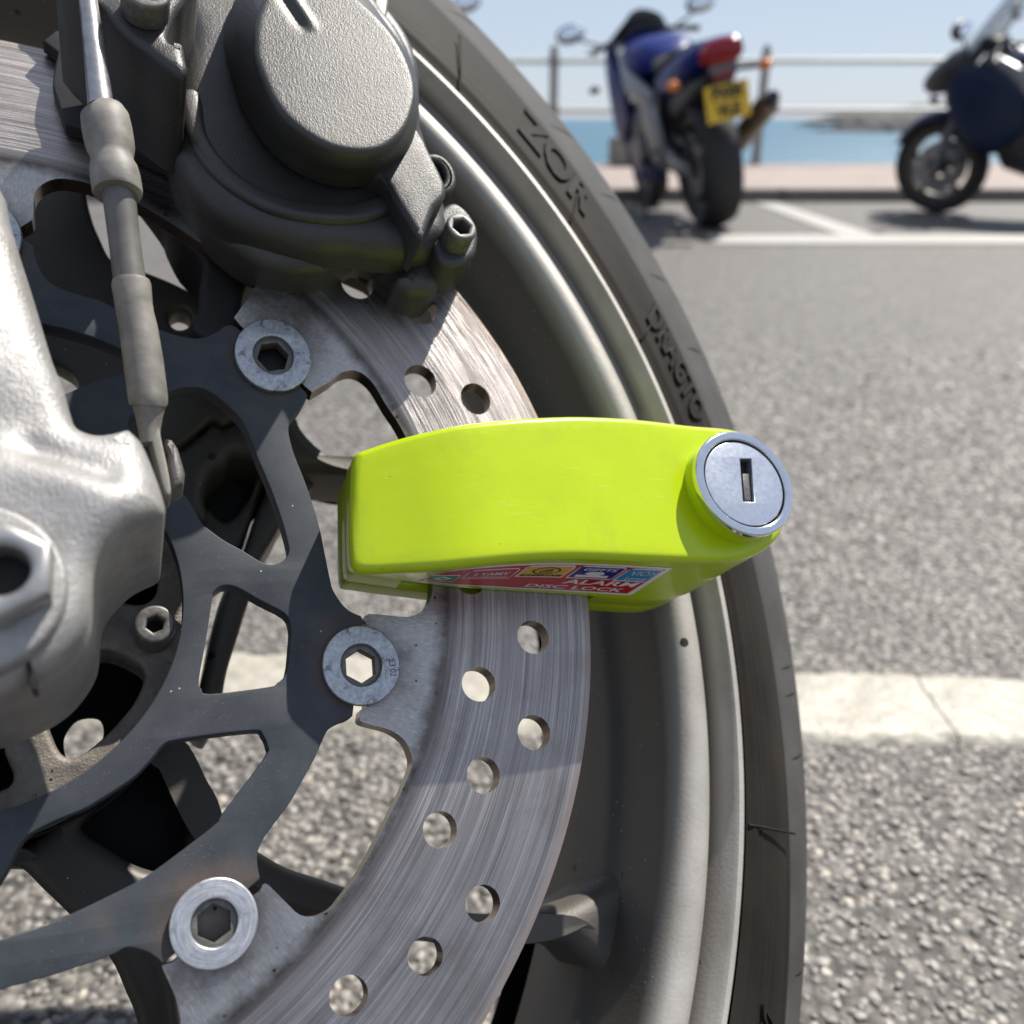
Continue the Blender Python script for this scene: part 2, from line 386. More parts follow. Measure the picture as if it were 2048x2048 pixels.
def notch(p, q, r, toward):
    """straight tab end from p to q with a half-round cut-out of radius r, bulging towards / away from the wheel centre"""
    c_ = ((p[0] + q[0]) / 2, (p[1] + q[1]) / 2); L_ = math.hypot(q[0] - p[0], q[1] - p[1]); d = ((q[0] - p[0]) / L_, (q[1] - p[1]) / L_)
    n = (-d[1], d[0]); s = 1 if (n[0] * -c_[0] + n[1] * -c_[1] > 0) == toward else -1
    arc = []
    for i in range(13):
        t = PI - PI * i / 12; arc.append((c_[0] + r * (math.cos(t) * d[0] + s * math.sin(t) * n[0]), c_[1] + r * (math.cos(t) * d[1] + s * math.sin(t) * n[1])))
    return [p] + arc + [q]

# ================================================================== foreground motorcycle: front wheel close up
WM = Matrix([[0.922008, -0.145519, 0.358782, -0.123215], [0.354672, 0.689081, -0.631961, 0.174984], [-0.155268, 0.709923, 0.68695, 0.295471], [0, 0, 0, 1]])          # wheel frame: x along the disc to the right, y up the disc, z out of the disc face
base = Vector((WM[0][3], WM[1][3] + .1, 0))
moto = bpy.data.objects.new("motorcycle", None); C.objects.link(moto); moto.location = base
tag(moto, "motorcycle in the foreground, only its silver front wheel with brake disc and caliper in view", "motorcycle")
PM = Matrix.Translation(-base) @ WM
def part(o): o.parent = moto; o.matrix_basis = PM @ o.matrix_basis; return o
def lerp(a, b, t): return a + (b - a) * t
FIT = dict(lip=((-95, 19, 340.5), (-66.2, -1.4, 266.6)), sh=((-144.9, 20.2, 407.3), (-105.3, -.5, 318.9)), sil=((-122.5, 28.8, 395.5), (-87.7, 6.3, 309.6)), rd=((-88.5, 13.2, 314.0), (-61.1, -5.9, 245.8)))
def fr(k, w, dr=0):
    t = (w + 60) / 60; a, b = FIT[k]; return (w, lerp(a[0], b[0], t), lerp(a[1], b[1], t), lerp(a[2], b[2], t) + dr)
# ---- tyre
LIP, SH, SIL = fr('lip', -18, 1.0), fr('sh', -42), fr('sil', -62)
def side(t):          # sidewall ring, t from bead 0 to shoulder 1
    w = lerp(LIP[0] - .5, SH[0], t ** 1.7)
    g = 1.6 * math.exp(-((t - .10) / .05) ** 2)
    g2 = .45 * math.exp(-((t - .84) / .022) ** 2) + .35 * math.exp(-((t - .90) / .018) ** 2) + .4 * math.exp(-((t - .19) / .02) ** 2)
    return (w + g * .6 + g2, lerp(LIP[1], SH[1], t), lerp(LIP[2], SH[2], t), lerp(LIP[3], SH[3], t))
def crown(t):
    w = lerp(SH[0] - .8, SIL[0], t ** 1.5); return (w, lerp(SH[1], SIL[1], t), lerp(SH[2], SIL[2], t), lerp(SH[3] + .3, SIL[3], t))
rg = [fr('lip', -30, -4), fr('lip', -20, .2)] + [side(i / 60) for i in range(61)] + [(SH[0] - 1.2, SH[1], SH[2], SH[3] - .6)] + [crown(.03 + .97 * i / 12) for i in range(13)]
bx, by, bR = SIL[1], SIL[2], SIL[3]
rg += [(-75, bx, by, bR + 5), (-90, bx, by, bR + 6), (-105, bx, by, bR), (-122, bx + 6, by, bR - 18), (-134, bx + 14, by - 4, bR - 45), (-132, bx + 24, by - 8, bR - 80), (-120, bx + 30, by - 12, bR - 112)]
V, F = rings_mesh(rg, 420)
tyre = part(obj('tyre', V, F, MAT['tyre'], None, .001, 28))
def on_side(th, t, h=0):
    w, cx, cy, R = side(t); w2, cx2, cy2, R2 = side(min(1, t + .02))
    p = Vector((cx + R * math.cos(th), cy + R * math.sin(th), w)); q = Vector((cx2 + R2 * math.cos(th), cy2 + R2 * math.sin(th), w2))
    d = (q - p).normalized(); tg = Vector((-math.sin(th), math.cos(th), 0)); n = d.cross(tg).normalized()
    if n.z < 0: n = -n
    return p + n * h
def theta_of(p, t=.5):
    w, cx, cy, R = side(t); return math.atan2(p[1] - cy, p[0] - cx)
def letters(txt, p0, p1, t0, t1, shear=0, bold=.0):
    """raised lettering on the sidewall, read downwards from p0 to p1, tops outwards"""
    V, F = text_mesh(txt, 1, .04, bold, shear); x0 = min(v[0] for v in V); x1 = max(v[0] for v in V); y0 = min(v[1] for v in V); y1 = max(v[1] for v in V)
    a0, a1 = theta_of(p0), theta_of(p1)
    W = [tuple(on_side(lerp(a0, a1, (v[0] - x0) / (x1 - x0)), lerp(t0, t1, (v[1] - y0) / (y1 - y0)), -.1 if v[2] < 0 else 1.2)) for v in V]
    o = obj('raised_lettering', W, F, MAT['tyre'], tyre, .001, 30)
letters('ZOR', (170.29, 189.52), (196.51, 151.46), .22, .72, .25, .03)
letters('DRAGTO', (212.20, 104.49), (224.70, 59.68), .24, .68, .0, .035)
letters('DR', (196.61, -127.64), (192.05, -134.09), .32, .62, 0, .012)
def hair(p, t0, t1, out, droop=0):
    a = theta_of(p); P = [on_side(a + droop * i / 6, lerp(t0, t1, i / 6), .25 + out * (i / 6)) for i in range(7)]
    V, F = tube(P, [.5, .46, .42, .40, .38, .36, .42], 8); obj('rubber_whisker', V, F, MAT['tyre'], tyre, .001, 60)
hair((144.75, 213.91), .02, .55, 2.4); hair((185.78, 153.48), .02, .36, .9); hair((209.10, 100.24), .02, .26, .6); hair((212.12, -85.21), .02, .72, 2.6, .022)
# tread sipes along the shoulder
sip = []
for p, ln in (((170.71, 266.03), .035), ((210.71, 211.33), .022), ((226.54, 178.04), .016), ((238.99, 137.20), .018), ((247.62, 102.76), .014), ((256.13, -39.53), .010), ((257.68, -29.65), .010), ((251.48, -60.96), .010), ((229.79, -124.82), .012)):
    w, cx, cy, R = crown(.35); a = math.atan2(p[1] - cy, p[0] - cx); P = []
    for i in range(7):
        w, cx, cy, R = crown(.18 + .5 * i / 6); th = a - ln * (i / 6 - .5); P.append((cx + R * math.cos(th), cy + R * math.sin(th), w - .12))
    V, F = tube(P, [.2, .36, .46, .5, .46, .36, .2], 8); obj('tread_groove', V, F, MAT['black'], tyre, .001, 60)
# ---- rim with spokes
R0 = fr('lip', -18); RD = fr('rd', -20)
def rr(b, dw, dr): return (b[0] + dw, b[1], b[2], b[3] + dr)
RIMP = [(-30, R0[1], R0[2], R0[3] - 1.5), rr(R0, -1.5, -.1), rr(R0, .8, -.5), rr(R0, 1.5, -1.2), rr(R0, 1.5, -2.6), rr(R0, .4, -3.6), rr(R0, -4, -5.0), rr(R0, -8, -6.5)]
m1 = tuple(lerp(a, b, .5) for a, b in zip(rr(R0, -10, -8), rr(RD, -6, 8))); RIMP += [m1, rr(RD, -5.5, 6.6), rr(RD, -2.0, 5.4), rr(RD, -.3, 4.0), rr(RD, .5, 2.0), rr(RD, .4, -.8), rr(RD, -.6, -2.8), rr(RD, -2.6, -4.4), rr(RD, -6, -5.6), rr(RD, -14, -6.4), rr(RD, -24, -7.4), rr(RD, -32, -8.5),
    rr(RD, -34, -10.5), rr(RD, -38, -11.6), rr(RD, -56, -12.6), rr(RD, -72, -13.4), rr(RD, -84, -9), rr(RD, -92, 4), rr(RD, -96, 22), rr(RD, -98, 30)]
V, F = rings_mesh(RIMP, 420)
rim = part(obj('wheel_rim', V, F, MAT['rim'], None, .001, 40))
def spoke(loop, w1, w0, bevel=4.5, holes=()):
    q_ = []
    for x_, y_ in loop:
        dx_, dy_ = x_ - RD[1], y_ - RD[2]; d_ = math.hypot(dx_, dy_); m_ = RD[3] + 1.0
        q_.append((RD[1] + dx_ * m_ / d_, RD[2] + dy_ * m_ / d_) if d_ > m_ else (x_, y_))
    loop = q_
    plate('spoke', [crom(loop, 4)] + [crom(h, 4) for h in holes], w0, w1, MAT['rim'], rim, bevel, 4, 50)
W_SP = -48
spoke([(46.15, 38.52), (42.05, 47.46), (42.09, 55.80), (49.46, 54.35), (57.16, 61.00), (60.20, 63.76), (63.30, 62.13), (65.93, 64.02), (71.79, 65.00), (78.95, 67.87), (85.87, 68.95), (88.38, 62.83), (92.39, 57.53), (96.53, 54.23), (102.94, 52.24), (112.94, 51.78), (137.50, 52.22), (163.87, 53.68), (186.86, 59.97), (206.82, 75.27), (230.17, 79.78), (214.81, 15.45), (194.68, 17.72), (181.38, 31.10), (163.49, 39.59), (136.40, 43.59), (112.36, 45.76), (100.84, 46.80), (92.78, 47.17), (86.46, 47.57), (77.21, 49.11), (66.71, 52.30), (63.90, 48.80), (59.68, 45.32), (57.47, 38.62), (58.13, 31.27), (53.00, 29.67)], W_SP, -78, 5)
# second arm of the hollow spoke, sweeping down to the hub
spoke([(88.36, 53.12), (83.32, 50.29), (79.13, 46.65), (76.23, 42.21), (72.23, 32.71), (69.11, 23.68), (65.08, 15.43), (61.61, 7.58), (59.04, -1.62), (56.79, -12.05), (54.08, -22.09), (52.34, -27.65), (56.95, -32.31), (60.56, -25.51), (63.04, -13.96), (67.05, -2.04), (71.24, 10.40), (74.24, 20.10), (78.10, 26.72), (81.01, 31.81), (85.96, 40.52), (92.87, 46.84)], -58, -88, 3)
spoke([(59.09, 39.37), (63.11, 35.38), (67.00, 36.40), (72.16, 43.80), (75.23, 51.76), (77.09, 50.15), (74.22, 40.25), (70.13, 28.95), (64.88, 19.76), (60.32, 18.22), (56.81, 26.61), (55.51, 35.08)], -62, -90, 2)
# lower arms
spoke([(41.62, -28.47), (47.24, -34.08), (50.62, -37.35), (53.41, -43.98), (56.42, -51.10), (59.44, -56.61), (63.76, -61.25), (69.01, -65.52), (76.34, -70.73), (84.12, -74.39), (90.42, -77.36), (105.43, -84.26), (119.37, -89.17), (134.11, -91.79), (144.57, -92.93), (152.67, -92.59), (163.46, -89.84), (173.58, -86.40), (183.44, -85.65), (175.70, -119.71), (166.51, -115.78), (159.69, -108.90), (154.21, -103.59), (141.92, -101.23), (127.02, -98.69), (111.41, -94.77), (96.42, -90.51), (83.27, -86.37), (70.64, -79.69), (60.79, -72.80), (53.49, -67.33), (50.16, -61.69), (51.27, -55.58), (48.27, -48.85), (44.64, -40.68), (40.33, -36.31)], W_SP, -80, 8)
spoke([(-6.38, -43.40), (2.47, -49.23), (11.48, -56.32), (16.95, -54.08), (23.62, -46.98), (29.44, -43.90), (33.03, -44.95), (29.49, -48.31), (25.23, -52.73), (26.09, -55.64), (31.37, -59.87), (37.86, -64.77), (45.02, -67.62), (51.13, -67.28), (50.39, -73.87), (46.10, -77.96), (44.82, -85.90), (47.04, -95.37), (48.29, -104.46), (50.06, -119.79), (41.13, -117.83), (38.41, -101.21), (35.82, -93.85), (31.83, -85.01), (23.06, -74.27), (16.80, -67.22), (12.25, -62.04), (9.27, -60.92), (0.89, -59.49), (-7.55, -57.15)], W_SP, -76, 4)
# broad spoke plate up towards the caliper, with its two openings
spoke([(-10.87, 165.35), (6.19, 164.79), (21.89, 156.39), (23.31, 143.24), (25.37, 133.53), (27.36, 127.69), (30.52, 120.13), (35.69, 117.70), (41.36, 115.89), (49.20, 112.76), (56.82, 108.77), (63.75, 105.05), (69.89, 99.84), (75.87, 90.77), (74.46, 77.52), (70.14, 67.26), (65.72, 62.96), (62.38, 61.59), (60.03, 62.71), (57.01, 59.97), (49.65, 52.54), (44.80, 48.24), (37.90, 48.89), (31.76, 52.81), (21.58, 62.31), (9.67, 66.66), (-5.60, 69.07)], W_SP + 2, -56, 2, [[(49.04, 101.22), (51.33, 102.60), (53.75, 101.70), (54.77, 99.14), (53.65, 96.38), (51.21, 95.03), (48.97, 95.94), (47.95, 98.47)], [(10.54, 79.31), (15.15, 80.16), (18.27, 78.67), (21.02, 76.46), (22.16, 73.28), (21.16, 69.65), (17.47, 67.93), (10.93, 67.56)]])
for deg in (125, 182, 238):
    ca, sa = math.cos(math.radians(deg)), math.sin(math.radians(deg))
    spoke([(r_ * ca - h_ * sa, r_ * sa + h_ * ca) for r_, h_ in ((30, -18), (80, -13), (150, -12), (230, -16), (300, -32), (360, -50), (360, 50), (300, 32), (230, 16), (150, 12), (80, 13), (30, 18))], W_SP, -78, 5)
# dark floors of the hollow spokes
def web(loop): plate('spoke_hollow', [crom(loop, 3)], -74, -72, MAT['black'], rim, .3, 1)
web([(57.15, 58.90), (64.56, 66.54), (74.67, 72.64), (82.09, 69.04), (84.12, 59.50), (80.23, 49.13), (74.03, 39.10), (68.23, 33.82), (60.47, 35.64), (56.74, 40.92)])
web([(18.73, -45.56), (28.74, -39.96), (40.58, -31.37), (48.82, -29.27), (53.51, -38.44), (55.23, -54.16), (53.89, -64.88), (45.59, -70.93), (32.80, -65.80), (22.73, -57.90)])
# ---- hub
hubc = (42.15, -11.17)
W1 = [(28.64, -0.08), (29.17, 1.96), (30.69, 5.16), (34.17, 10.63), (38.68, 14.22), (41.39, 15.15), (42.28, 8.10), (43.17, 1.69), (42.55, -3.25), (39.67, -5.72), (35.37, -5.16), (29.12, -2.51)]
W2 = [(27.18, -17.97), (30.06, -16.82), (33.22, -17.38), (38.40, -20.51), (39.84, -23.04), (39.61, -25.55), (37.74, -29.82), (34.40, -34.09), (30.43, -38.07), (26.03, -41.10), (23.07, -40.80), (21.18, -38.06), (18.99, -32.04), (19.01, -29.43), (22.30, -25.90), (25.23, -21.54)]
W3 = [(4.08, -28.96), (10.23, -36.11), (11.35, -39.49), (12.97, -43.54), (12.68, -45.75), (10.71, -46.90), (5.08, -47.29)]
hub_out = circle(*(8.43, 3.66), 62, 96)
CARRIN = [(43.73, 10.57), (46.02, 4.76), (47.40, -0.59), (47.87, -5.72), (47.92, -9.53), (47.28, -14.60), (46.54, -20.62), (45.40, -25.21), (43.12, -30.64), (39.87, -35.94), (36.72, -39.69), (31.59, -44.08), (27.67, -46.89), (21.80, -50.00), (12.53, -52.55)]
def fitc(q):
    # least squares circle
    n = len(q); sx = sum(p[0] for p in q) / n; sy = sum(p[1] for p in q) / n
    suu = suv = svv = suuu = svvv = suvv = svuu = 0
    for x, y in q:
        a, b = x - sx, y - sy; suu += a * a; svv += b * b; suv += a * b; suuu += a ** 3; svvv += b ** 3; suvv += a * b * b; svuu += b * a * a
    d = suu * svv - suv * suv; p = (suuu + suvv) / 2; r = (svvv + svuu) / 2; uc = (p * svv - r * suv) / d; vc = (r * suu - p * suv) / d
    return sx + uc, sy + vc, math.sqrt(uc * uc + vc * vc + (suu + svv) / n)
cx, cy, cr = fitc(CARRIN)
hub = part(plate('wheel_hub', [circle(cx - 1, cy + 1, cr + 5, 120), crom(W1, 4), crom(W2, 4), crom(W3, 4)], -30, -14, MAT['hub'], None, 1.6, 3))
V, F = rings_mesh([(-29, cx, cy, cr + 4), (-75, cx, cy, cr + 1)], 96); obj('hub_shell', V, F, MAT['black'], hub, .001)
bh = [(20.15, -28.18), (23.17, -24.35), (28.21, -24.38), (29.78, -27.71), (28.94, -31.75), (26.19, -32.83), (25.86, -35.49), (21.55, -35.71), (20.00, -32.21)]
plate('hub_web', [circle(cx, cy, cr + 3, 96), crom(bh, 4)], -64, -62, MAT['black'], hub, .2)
def socket_bolt(name, c, r, hexr, w0, w1, mat, parent, a0=0, depth=.6, bev=.8):
    o = plate(name, [circle(c[0], c[1], r, 48), hexa(c[0], c[1], hexr, a0)], w0, w1, mat, parent, bev, 3, 40, center=(c[0], c[1]))
    plate('socket_recess', [hexa(0, 0, hexr + .3, a0)], w0 + (w1 - w0) * (1 - depth) - .6, w0 + (w1 - w0) * (1 - depth), MAT['black'], o, .05, 0)
    return o
hb = [(42.15, -14.11), (46.74, -14.34)]
rhb = hb[1][0] - hb[0][0]
socket_bolt('hub_bolt', hb[0], rhb, rhb * .45, -14, -3, MAT['bolt'], hub, .35)
# ---- brake disc, carrier, bobbins
CS = [[(7.24, 89.13), (10.88, 88.41), (13.66, 86.92), (13.92, 85.87), (14.35, 83.44), (15.24, 80.48), (16.70, 77.29), (19.27, 75.01), (22.52, 73.55), (27.88, 72.17), (30.71, 71.10), (33.32, 69.69), (39.07, 66.75), (43.78, 64.29), (47.80, 62.97), (51.76, 62.33), (55.03, 63.00), (58.46, 65.17), (60.52, 67.09), (62.33, 67.26)],
      [(80.96, 46.98), (78.70, 42.90), (76.57, 40.38), (75.65, 38.10), (75.24, 35.57), (75.74, 31.78), (76.60, 28.03), (78.48, 21.76), (80.24, 14.73), (81.46, 8.49), (82.25, 1.81), (83.11, -5.42), (83.64, -8.33), (85.39, -11.66), (87.34, -13.95), (90.13, -15.38)],
      [(85.89, -39.96), (84.63, -40.56), (82.55, -41.09), (79.57, -42.93), (76.23, -48.92), (72.57, -54.35), (70.11, -58.02), (64.87, -63.78), (62.91, -66.76), (62.40, -68.65), (62.49, -71.23), (62.73, -72.90), (62.06, -73.61)],
      [(42.88, -86.25), (41.75, -84.94), (40.16, -83.74), (38.28, -82.77), (35.95, -82.18), (32.92, -83.22), (23.22, -84.73), (14.03, -85.75), (4.26, -86.47)]]
cA, cB, cC = [(63.36, 66.72), (80.49, 47.88)], [(90.54, -16.43), (86.09, -39.02)], [(61.31, -74.10), (43.26, -86.22)]
CARR = crom(CS[0], 3, False) + notch(*cA, 5.2, True) + crom(CS[1], 3, False) + notch(*cB, 5.2, True) + crom(CS[2], 3, False) + notch(*cC, 5.2, True) + crom(CS[3], 3, False)
def half_turn(lp): return [(-x, -y) for x, y in lp]          # the far half of the wheel repeats the near half
WE = [(46.95, -41.75), (62.55, -41.23), (64.82, -42.46), (65.80, -45.15), (65.02, -47.54), (55.64, -58.39), (54.00, -60.59), (46.86, -65.17), (39.74, -69.31), (32.36, -72.15), (25.62, -74.37), (19.80, -75.90), (11.10, -76.95), (9.66, -73.60), (10.73, -69.72), (13.15, -66.33), (14.60, -63.55), (16.06, -60.35), (17.07, -58.85), (18.65, -57.61), (23.16, -55.75), (27.80, -54.33), (30.92, -52.79), (34.87, -50.59), (38.13, -48.45), (41.35, -45.09), (43.52, -42.62)]
WF = [(54.73, -9.80), (54.88, -8.32), (55.95, -6.99), (57.69, -6.29), (60.55, -6.89), (65.78, -10.36), (71.40, -13.88), (72.64, -17.08), (72.27, -21.40), (71.04, -28.38), (68.71, -30.72), (66.60, -31.51), (53.65, -32.14), (51.84, -30.85), (51.36, -28.63), (52.87, -20.64)]
WG = [(41.35, 44.00), (43.72, 45.14), (45.99, 46.00), (48.04, 47.00), (51.81, 47.66), (54.99, 46.97), (58.14, 44.65), (62.10, 40.44), (64.10, 37.03), (65.54, 32.60), (67.16, 27.08), (69.55, 19.81), (71.84, 11.41), (73.28, 4.11), (73.26, 1.71), (72.19, 0.01), (70.55, -1.00), (68.48, -1.22), (66.13, -0.25), (62.21, 2.57), (58.18, 5.11), (54.99, 7.76), (52.73, 10.01), (51.08, 13.84), (48.39, 18.35), (44.67, 23.95), (39.56, 29.94), (36.94, 33.96), (36.48, 38.10)]
WH = [(9.46, 63.16), (13.78, 64.30), (16.79, 63.42), (22.09, 62.31), (28.39, 60.37), (34.45, 57.63), (39.04, 55.34), (40.22, 53.66), (39.03, 51.52), (35.53, 50.41), (30.94, 48.81), (24.91, 45.60), (22.29, 44.05), (17.78, 42.00), (11.41, 41.66)]
DISC = MAT['disc']
WINS = [crom(q_, 3) for q_ in (WE, WF, WG, WH)]
carr = plate('disc_carrier', [CARR + half_turn(CARR), circle(cx, cy, cr, 120)] + WINS + [half_turn(q_) for q_ in WINS], -5.2, .15, MAT['carrier'], None, .3, 2)
DIN = [[(13.16, 94.75), (13.44, 96.72), (13.32, 101.88), (13.87, 104.76), (15.44, 107.02), (18.00, 108.98), (20.75, 109.55), (23.54, 109.46), (26.37, 108.95), (32.84, 107.02), (39.02, 104.14), (45.90, 99.80), (53.22, 94.46), (59.70, 90.30), (66.31, 87.80), (70.26, 84.93), (68.69, 80.23), (65.79, 74.99), (62.69, 69.84)],
       [(82.24, 47.98), (87.26, 51.56), (90.25, 54.28), (92.72, 55.41), (94.85, 55.56), (97.16, 54.43), (99.74, 51.40), (102.68, 44.89), (105.91, 38.62), (109.71, 27.51), (110.81, 14.83), (110.71, 3.27), (110.09, -6.51), (109.16, -10.86), (107.32, -13.76), (105.26, -15.28), (102.91, -16.10), (99.89, -15.96), (92.08, -14.95), (90.91, -16.58)],
       [(87.94, -38.70), (87.52, -40.70), (88.17, -41.59), (90.53, -42.52), (94.46, -43.96), (97.80, -46.54), (99.20, -49.77), (99.23, -52.84), (96.59, -57.78), (93.01, -63.02), (85.15, -74.19), (80.07, -79.51), (77.58, -81.58), (74.35, -82.38), (70.85, -81.62), (68.04, -78.66), (66.14, -76.45), (63.93, -74.19), (62.61, -75.51)],
       [(42.97, -86.54), (43.05, -87.29), (44.07, -89.77), (45.35, -92.82), (45.98, -95.11), (46.21, -97.84), (46.24, -101.56)]]
gapA = [(64.17, 67.59), (80.85, 49.29)]; gapB = [(91.44, -17.77), (89.33, -38.22)]; gapC = [(61.11, -76.28), (44.87, -86.41)]
tl = [(10.51, 91.96)]
inner = tl + crom(DIN[0], 3, False) + notch(*gapA, 5.2, False) + crom(DIN[1], 3, False) + notch(*gapB, 5.2, False) + crom(DIN[2], 3, False) + notch(*gapC, 5.2, False) + crom(DIN[3], 3, False)
inner += half_turn(inner)
HOLES = []
for c_, a_, b_ in (([(116.55, 78.54), (121.49, 79.05), (115.89, 72.80)]), ([(113.55, 53.46), (118.25, 53.76), (112.95, 48.24)]), ([(129.75, 48.52), (134.31, 48.77), (129.03, 43.39)]), ([(136.09, -23.37), (140.63, -23.62), (135.33, -27.86)]), ([(118.99, -34.71), (123.57, -35.05), (118.36, -39.13)]), ([(132.19, -48.25), (136.73, -48.67), (131.45, -52.63)]),
                   ([(117.00, -57.18), (121.31, -57.66), (116.37, -61.58)]), ([(104.38, -68.32), (108.56, -68.87), (103.86, -72.53)]), ([(112.71, -85.87), (116.96, -86.53), (112.12, -89.94)]), ([(97.75, -94.41), (101.78, -95.11), (97.29, -98.37)]), ([(80.04, -99.08), (84.18, -99.86), (79.70, -103.08)]), ([(97.95, 85.16), (102.67, 85.72), (97.47, 79.74)]), ([(120.45, -6.41), (124.87, -6.54), (119.84, -10.85)]), ([(23.67, 135.45), (27.73, 136.37), (23.77, 130.05)])):
    HOLES.append(circle(c_[0], c_[1], math.hypot(a_[0] - c_[0], a_[1] - c_[1]), 40, math.hypot(b_[0] - c_[0], b_[1] - c_[1])))
HOLES += [half_turn(q_) for q_ in HOLES]
disc = part(plate('brake_disc', [circle(0, 0, 155, 300), inner] + HOLES, -5, 0, DISC, None, 0, 0))
carr.parent = disc
def bobbin(p, mat, a0):
    (x, y), (xr, _), (_, yt) = p; rx = abs(xr - x); ry = abs(yt - y); sy = ry / rx
    o = plate('disc_bobbin', [circle(x, y, rx, 64), circle(x, y, rx * .53, 40)], .15, 1.9, MAT[mat], disc, .4, 3, 40, center=(x, y))
    o.scale = (1, sy, 1)
    plate('bobbin_socket', [circle(0, 0, rx * .54, 40), hexa(0, 0, rx * .43, a0)], -2.6, .7, MAT['bolt'], o, .15, 1)
    return o
bA = bobbin([(72.34, 57.92), (82.42, 58.71), (72.93, 69.12)], 'bobbin', .2); bB = bobbin([(88.77, -28.10), (98.28, -28.74), (89.65, -18.23)], 'bobbin', .5); bC = bobbin([(53.07, -80.29), (61.93, -81.74), (53.33, -71.42)], 'bobbin_new', .52)
for o_, b_ in ((bA, MAT['black']),): plate('socket_recess', [circle(0, 0, 5.4, 24)], -4.9, -4.4, b_, o_, .05, 0)
plate('socket_recess', [circle(0, 0, 4.9, 24)], -4.9, -4.2, MAT['hub'], bC, .05, 0)
sv = (96.31, -29.35); bc = (88.77, -28.10)
V, F = text_mesh('E3 02', 2.3, .03, 0); V = [(sv[0] - bc[0] + v[1], sv[1] - bc[1] - v[0] * .8, 1.905 + v[2] * .3) for v in V]; obj('stamped_mark', V, F, MAT['black'], bB, .001, 0)
bobbin([half_turn([q_])[0] for q_ in [(72.34, 57.92), (82.42, 58.71), (72.93, 69.12)]], 'bobbin', .2); bobbin([half_turn([q_])[0] for q_ in [(88.77, -28.10), (98.28, -28.74), (89.65, -18.23)]], 'bobbin', .5); bobbin([half_turn([q_])[0] for q_ in [(53.07, -80.29), (61.93, -81.74), (53.33, -71.42)]], 'bobbin', .3)
BL = bobbin([(3.15, 86.98), (11.41, 88.18), (2.61, 97.78)], 'bobbin', .3)
# ---- fork leg
FL = [(7.44, 67.25), (12.82, 64.21), (14.33, 57.76), (16.60, 49.26), (19.48, 38.95), (22.98, 25.77), (25.00, 20.03), (26.40, 14.34), (27.65, 10.92), (30.72, 9.38), (33.80, 9.82), (36.31, 10.77), (37.63, 9.87), (39.21, 7.59), (41.11, 1.88), (42.89, -4.78), (42.95, -7.10), (41.99, -8.40), (38.81, -9.98), (36.37, -11.62), (33.42, -14.95), (31.74, -17.74), (31.06, -20.70), (30.75, -26.33), (29.87, -29.85), (27.48, -33.82), (24.99, -36.47), (21.95, -38.51), (17.55, -40.39), (12.71, -41.68), (-0.20, -39.03), (-5.83, -5.35), (-11.55, 33.31), (-13.61, 63.29)]
AX = (17.90, -23.37)
ridge_a, ridge_b = [(14.80, 2.03), (28.06, -2.44), (40.30, -3.70)][0], (34.47, 1.64)
def hfork(x, y):
    d = math.hypot(x - AX[0], y - AX[1]); h = 50.0
    h += 6.5 / (1 + math.exp((d - 27) / 2.2))                         # boss round the axle
    top = (18.75, 12.59)
    t = 1 / (1 + math.exp(-(y - top[1]) / 5.0))
    ue = [(22.98, 25.77), (12.82, 64.21)]; dx, dy = ue[1][0] - ue[0][0], ue[1][1] - ue[0][1]; L_ = math.hypot(dx, dy)
    s = ((x - ue[0][0]) * -dy + (y - ue[0][1]) * dx) / L_           # distance left of the leg's right edge
    h += t * 5.0 * (1 - min(1, ((min(max(s, 0), 44) - 22) / 22) ** 2))
    rb = (34.88, -2.89); e = math.hypot(x - rb[0], (y - rb[1]) * 1.1); h += 2.0 * math.exp(-(e / 10) ** 2)
    vl = [(20.65, 3.67), (32.81, -1.44)]; (px, py), (qx, qy) = vl; tt = max(0, min(1, ((x - px) * (qx - px) + (y - py) * (qy - py)) / ((qx - px) ** 2 + (qy - py) ** 2)))
    e = math.hypot(x - px - tt * (qx - px), y - py - tt * (qy - py)); h -= 2.6 * math.exp(-(e / 2.6) ** 2)
    return h
V, F = cast_mesh(densify(crom(FL, 3), 2.5), 9, hfork, 4.5, 7, 1.7)
fork = part(obj('fork_leg', V, F, MAT['fork'], None, .001, 75))
col = [(17.44, -10.91), (22.32, -13.65), (25.16, -16.76), (26.75, -20.01), (27.52, -22.88), (27.52, -26.11), (26.84, -29.19), (25.28, -32.32), (22.79, -35.24)]
ncx, ncy, ncr = fitc(col)
plate('axle_washer', [circle(ncx, ncy, ncr, 80)], 53, 61, MAT['fork'], fork, 1.0, 3)
nh = [(18.70, -23.83), (22.77, -23.93)]
nr = ((25.70, -27.03)[0] - nh[0][0]) / math.cos(PI / 6)
nut = plate('axle_nut', [hexa(nh[0][0], nh[0][1], nr, PI / 6), circle(nh[0][0], nh[0][1], nh[1][0] - nh[0][0], 48)], 60, 67.5, MAT['nut'], fork, 1.3, 3)
plate('axle_bore', [circle(nh[0][0], nh[0][1], nh[1][0] - nh[0][0] + .5, 48)], 56, 61.5, MAT['black'], nut, .1)
# pinch clamp split
sp = [(21.06, -33.58), (21.62, -33.45), (22.91, -38.13), (23.26, -40.31), (22.57, -40.41), (22.07, -38.07)]
plate('clamp_gap', [sp], 50, 56.2, MAT['black'], fork, .05)
